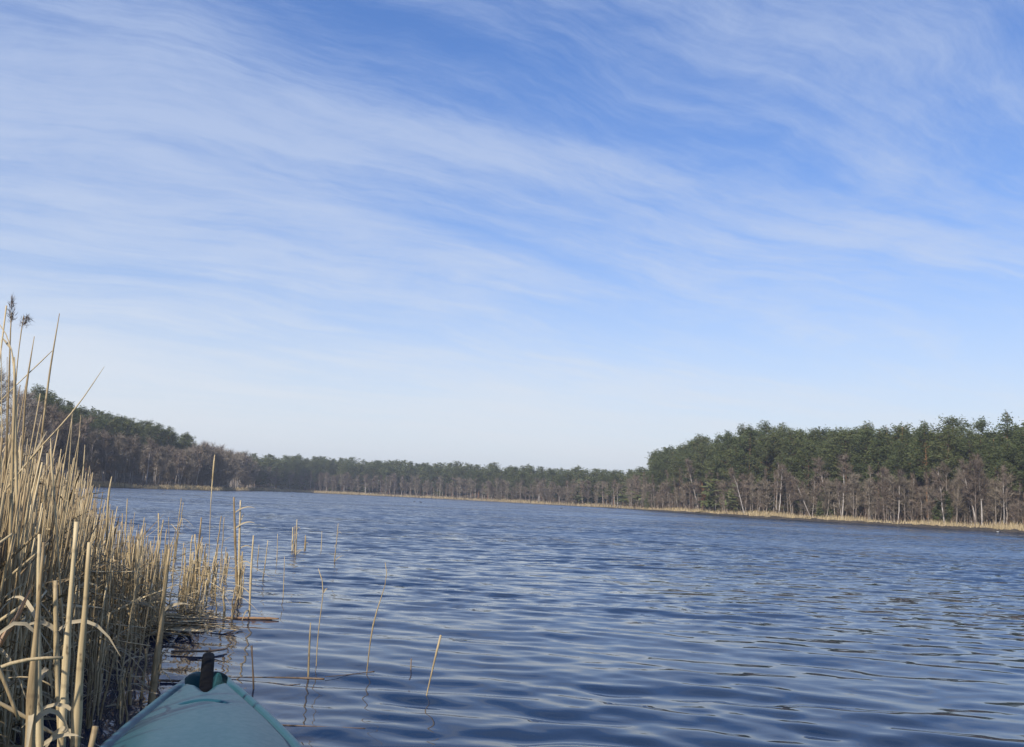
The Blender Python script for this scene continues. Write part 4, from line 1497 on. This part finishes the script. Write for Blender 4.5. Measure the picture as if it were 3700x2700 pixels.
# near edge of the bed, left of the bow
G_N = 'reeds along the near edge of the bed'
for cx, cy, sx, sy, ty, sty, num, lab in (
        (545, 2270, 40, 30, 1930, 60, 34, 'reed at the bed edge behind the brown litter'),
        (450, 2330, 45, 60, 1930, 70, 34, 'reed at the bed edge left of the bow'),
        (420, 2520, 50, 60, 2250, 130, 22, 'low thin reed beside the left side of the kayak'),
        (330, 2480, 60, 80, 2000, 120, 26, 'reed between the stout near stalks and the kayak')):
    for _ in range(num):
        p = on_plane(rng.normal(cx, sx), rng.normal(cy, sy))
        h = max(0.2, top_height(p, rng.normal(ty, sty)))
        place_reed(p, h, lab, G_N, rng.uniform(0.4, 0.8), (float(rng.normal(0, 0.07)), float(rng.normal(0.0, 0.06))))
for _ in range(46):
    D = rng.uniform(2.2, 4.2)
    bx = rng.uniform(-260, 220)
    p = at_range(bx, 1730, D)
    p.z = 0
    where = 'left of' if bx < 60 else 'among' if bx < 150 else 'right of'
    deep = 'nearer' if D < 3.1 else 'deeper'
    place_reed(p, min(0.86 if p.x > -1.6 else 0.98, max(0.5, rng.normal(0.80, 0.13))), f'{deep} bed reed {where} the two thick bottom stalks', G_N, rng.uniform(0.38, 0.70), (float(rng.normal(0, 0.06)), float(rng.normal(-0.01, 0.05))))


# the dense bed behind: far too many stalks to count
def build_reed_bed():
    r = np.random.default_rng(77)
    buf = Buf()
    cnt = 0
    while cnt < 6000:
        px = r.uniform(-900, 640)
        D = math.exp(r.uniform(math.log(2.6), math.log(11.5)))
        base = at_range(px, 1730, D)
        drop = (EYE / D) * FPX + horizon_y(px)           # row of the foot in the photo
        lim = np.interp(px, [-900, 120, 300, 420, 560, 640], [4000, 2600, 2420, 2330, 2290, 2190])
        if drop > lim or (px > 330 and D > np.interp(px, [330, 640], [8.2, 6.4])):
            continue
        h = np.interp(px, [-900, 100, 250, 330, 420, 640], [0.98, 0.94, 0.88, 0.80, 0.62, 0.50]) * r.normal(1.0, 0.12)
        if r.random() < np.interp(px, [0, 60, 150], [0.17, 0.09, 0.03]) and px < 150 and D > 3.6:
            h *= r.uniform(1.1, np.interp(px, [0, 130], [1.55, 1.3]))
        h = max(0.2, h)
        V, Q, T = RV[int(r.integers(12))][2]
        a = r.uniform(0, 6.3)
        lx, ly = r.normal(0.0, 0.05), r.normal(0, 0.05)
        th = r.uniform(0.24, 0.56)
        W = np.stack([(V[:, 0] * math.cos(a) - V[:, 1] * math.sin(a)) * th + lx * V[:, 2] * h, (V[:, 0] * math.sin(a) + V[:, 1] * math.cos(a)) * th + ly * V[:, 2] * h, V[:, 2] * h], 1)
        W += np.array([base.x, base.y, 0])
        buf.add(W, Q, T)
        cnt += 1
    o = obj('reed_bed', buf.mesh('reed_bed', MAT['reed_old'], True))
    tag(o, 'dense bed of dry reeds along the left side', None, None, 'stuff')


def build_reed_litter():
    """Bent and fallen leaves tangled through the bed."""
    r = np.random.default_rng(78)
    buf = Buf()
    cnt = 0
    while cnt < 10500:
        px = r.uniform(-800, 620)
        D = math.exp(r.uniform(math.log(2.6), math.log(10.0)))
        drop = (EYE / D) * FPX + horizon_y(px)
        lim = np.interp(px, [-800, 120, 300, 420, 560, 640], [4000, 2600, 2420, 2330, 2290, 2190])
        if drop > lim or (px > 330 and D > np.interp(px, [330, 640], [7.4, 6.2])):
            continue
        hmax = np.interp(px, [-800, 100, 330, 480, 640], [1.0, 0.92, 0.62, 0.34, 0.22])
        z = abs(r.beta(1.3, 1.5)) * hmax * (0.6 if D < 4.0 else 1.0)
        b = at_range(px, 1730, D)
        L = r.uniform(0.08, 0.34) * min(1.0, D / 5.5)
        a = r.uniform(0, 6.3)
        el = r.normal(0.3, 0.8)
        d = np.array([math.cos(a) * math.cos(el), math.sin(a) * math.cos(el), math.sin(el)])
        p0 = np.array([b.x, b.y, z])
        cv = r.normal(0, 0.5, 3) * L
        pts = [p0 + d * L * t + cv * t * t - np.array([0, 0, 0.35 * L * t * t]) for t in (0, 0.33, 0.66, 1.0)]
        if min(q[2] for q in pts) < -0.1:
            continue
        wd = r.uniform(0.005, 0.014)
        buf.blade(pts, [wd * 0.7, wd, wd * 0.8, 0.001], r.normal(0, 1, 3), 0.15)
        cnt += 1
    # floating brown mat behind the bow
    for _ in range(620):
        p = on_plane(r.normal(585, 90), r.normal(2262, 22))
        a = r.normal(0.15, 0.5)
        L = r.uniform(0.08, 0.35)
        z = 0.012 + abs(r.normal(0, 0.018))
        d = np.array([math.cos(a), math.sin(a), r.normal(0, 0.06)])
        wd = r.uniform(0.006, 0.018)
        pts = [np.array([p.x, p.y, z]) + d * L * (t - 0.5) for t in (0, 0.5, 1)]
        buf.blade(pts, [wd * 0.6, wd, wd * 0.3], (r.normal(0, 0.3), r.normal(0, 0.3), 1), 0.15)
    o = obj('reed_litter', buf.mesh('reed_litter', MAT['reed_old']))
    tag(o, 'tangled dead reed leaves through the bed and afloat behind the bow', None, None, 'stuff')


build_reed_bed()
build_reed_litter()


# ------------------------------------------------------------------ floating stems
def floating(label, pts, mat, z=0.006, name='floating_stem', cat='floating stem'):
    P = [np.array(on_plane(x, y, z)) for x, y, _ in pts]
    W = [w_ / FPX * np.linalg.norm(p - np.array([0, 0, EYE])) * 0.5 for p, (_, _, w_) in zip(P, pts)]
    Q, Wn = refine(P, W, 22)
    r = np.random.default_rng(int(pts[0][0]))
    b = Buf()
    b.tube(Q - Q[0], knuckled(Wn, 22, r, 6), 7)
    o = obj(name, b.mesh(name, MAT[mat], True), None, tuple(Q[0]))
    return tag(o, label, cat, 'dead stems afloat round the bow')


floating('dark dead stem floating just beyond the black bow handle', [(618, 2354, 7), (700, 2354, 7), (759, 2353, 8), (800, 2348, 7), (822, 2344, 4)], 'dark_stem', 0.012)
floating('long thin dark stem floating to the right of the bow', [(815, 2447, 3), (987, 2448, 4.5), (1075, 2450, 7), (1130, 2452, 7.5), (1172, 2454, 7.5)], 'dark_stem', 0.010)
floating('very thin stem floating past the end of the long dark one', [(1175, 2446, 2.5), (1260, 2438, 2.5), (1326, 2430, 3), (1352, 2427, 5)], 'dark_stem', 0.006)
floating('short dark stem floating left of the bow tip', [(570, 2459, 8), (620, 2460, 9), (655, 2461, 7)], 'dark_stem', 0.010)
floating('orange-brown stem floating at the edge of the litter behind the bow', [(815, 2233, 8), (900, 2234, 9), (965, 2235, 9), (1008, 2236, 5)], 'rust_stem', 0.012)
floating('curved orange-brown reed leaf floating on the litter', [(640, 2252, 7), (674, 2252, 8), (736, 2244, 8), (770, 2230, 7), (795, 2216, 3)], 'rust_stem', 0.02)
floating('thin straight stem floating near the bottom, right of the kayak', [(1010, 2619, 3), (1110, 2624, 4), (1240, 2629, 3), (1320, 2632, 2)], 'dark_stem', 0.006)
floating('dark crooked stick floating off the end of the litter mat', [(640, 2290, 12), (668, 2282, 12), (690, 2296, 7), (700, 2316, 4)], 'dark_stem', 0.014)
floating('short dark stick floating below the long stem beside the bow', [(1005, 2487, 5), (1030, 2478, 4), (1085, 2472, 2.5)], 'dark_stem', 0.006)


# ------------------------------------------------------------------ water birds far out
def build_birds():
    r = np.random.default_rng(3)
    first = None
    m, nt, bs = material('dark_plumage')
    nz = nt.noise(nt.n('ShaderNodeTexCoord').outputs['Object'], 12.0, 3)
    nt.put(bs.inputs['Base Color'], nt.ramp(nz, [(0.3, (0.016, 0.016, 0.018)), (0.7, (0.045, 0.042, 0.04))]))
    bs.inputs['Roughness'].default_value = 0.7
    MAT['plumage'] = m
    m2, nt2, bs2 = material('pale_flank')
    nz = nt2.noise(nt2.n('ShaderNodeTexCoord').outputs['Object'], 12.0, 3)
    nt2.put(bs2.inputs['Base Color'], nt2.ramp(nz, [(0.3, (0.5, 0.5, 0.5)), (0.7, (0.75, 0.74, 0.72))]))
    for k, (px, py, lab, pale) in enumerate(((3606, 1925, 'dark duck with a pale flank swimming near the right bank', True),
                                             (1054, 1794, 'tiny dark water bird far out in front of the left half of the far bank', False),
                                             (1497, 1813, 'tiny dark water bird, left one of a pair far out on the lake', False),
                                             (1521, 1816, 'tiny dark water bird, right one of a pair far out on the lake', False),
                                             (2030, 1838, 'tiny dark water bird alone in front of the far bank, right of centre', False))):
        p = on_plane(px, py)
        o = thing('water_bird', lab, 'water bird', (p.x, p.y, 0.0), 'water birds on the lake')
        o.scale = (0.75, 0.75, 0.75) if pale else (0.55, 0.55, 0.55)
        o.rotation_euler = (0, 0, r.uniform(-0.3, 0.3) + (math.pi if k % 2 else 0))
        b = Buf()
        b.tube([(-0.24, 0, 0.10), (-0.20, 0, 0.075), (-0.10, 0, 0.06), (0.03, 0, 0.06), (0.12, 0, 0.07), (0.16, 0, 0.12), (0.165, 0, 0.19), (0.19, 0, 0.225), (0.22, 0, 0.225), (0.25, 0, 0.21), (0.28, 0, 0.20)],
               [0.012, 0.05, 0.088, 0.098, 0.08, 0.042, 0.034, 0.044, 0.038, 0.014, 0.004], 10)
        obj('body', b.mesh('bird_body', MAT['plumage'], True), o)
        if pale:
            f = Buf()
            for sy in (-1, 1):
                f.tube([(-0.17, sy * 0.055, 0.075), (-0.08, sy * 0.088, 0.075), (0.04, sy * 0.088, 0.075), (0.10, sy * 0.06, 0.075)], [0.01, 0.03, 0.03, 0.008], 8)
            obj('flank', f.mesh('bird_flank', m2, True), o)


build_birds()


# ------------------------------------------------------------------ the air over the lake
def build_haze():
    m = bpy.data.materials.new('lake_haze')
    m.use_nodes = True
    nt = NT(m.node_tree)
    out = nt.n('ShaderNodeOutputMaterial')
    v = nt.n('ShaderNodeVolumePrincipled')
    v.inputs['Color'].default_value = (0.86, 0.90, 0.97, 1)
    v.inputs['Density'].default_value = 0.0007
    v.inputs['Anisotropy'].default_value = 0.2
    nt.t.links.new(v.outputs[0], out.inputs['Volume'])
    b = Buf()
    X, Y0, Y1, Z0, Z1 = 1250.0, -1250.0, 1250.0, -3.0, 34.0
    b.add([(-X, Y0, Z0), (X, Y0, Z0), (X, Y1, Z0), (-X, Y1, Z0), (-X, Y0, Z1), (X, Y0, Z1), (X, Y1, Z1), (-X, Y1, Z1)],
          [[0, 3, 2, 1], [4, 5, 6, 7], [0, 1, 5, 4], [1, 2, 6, 5], [2, 3, 7, 6], [3, 0, 4, 7]])
    o = obj('haze', b.mesh('haze', m))
    tag(o, None, None, None, 'stuff')


build_haze()
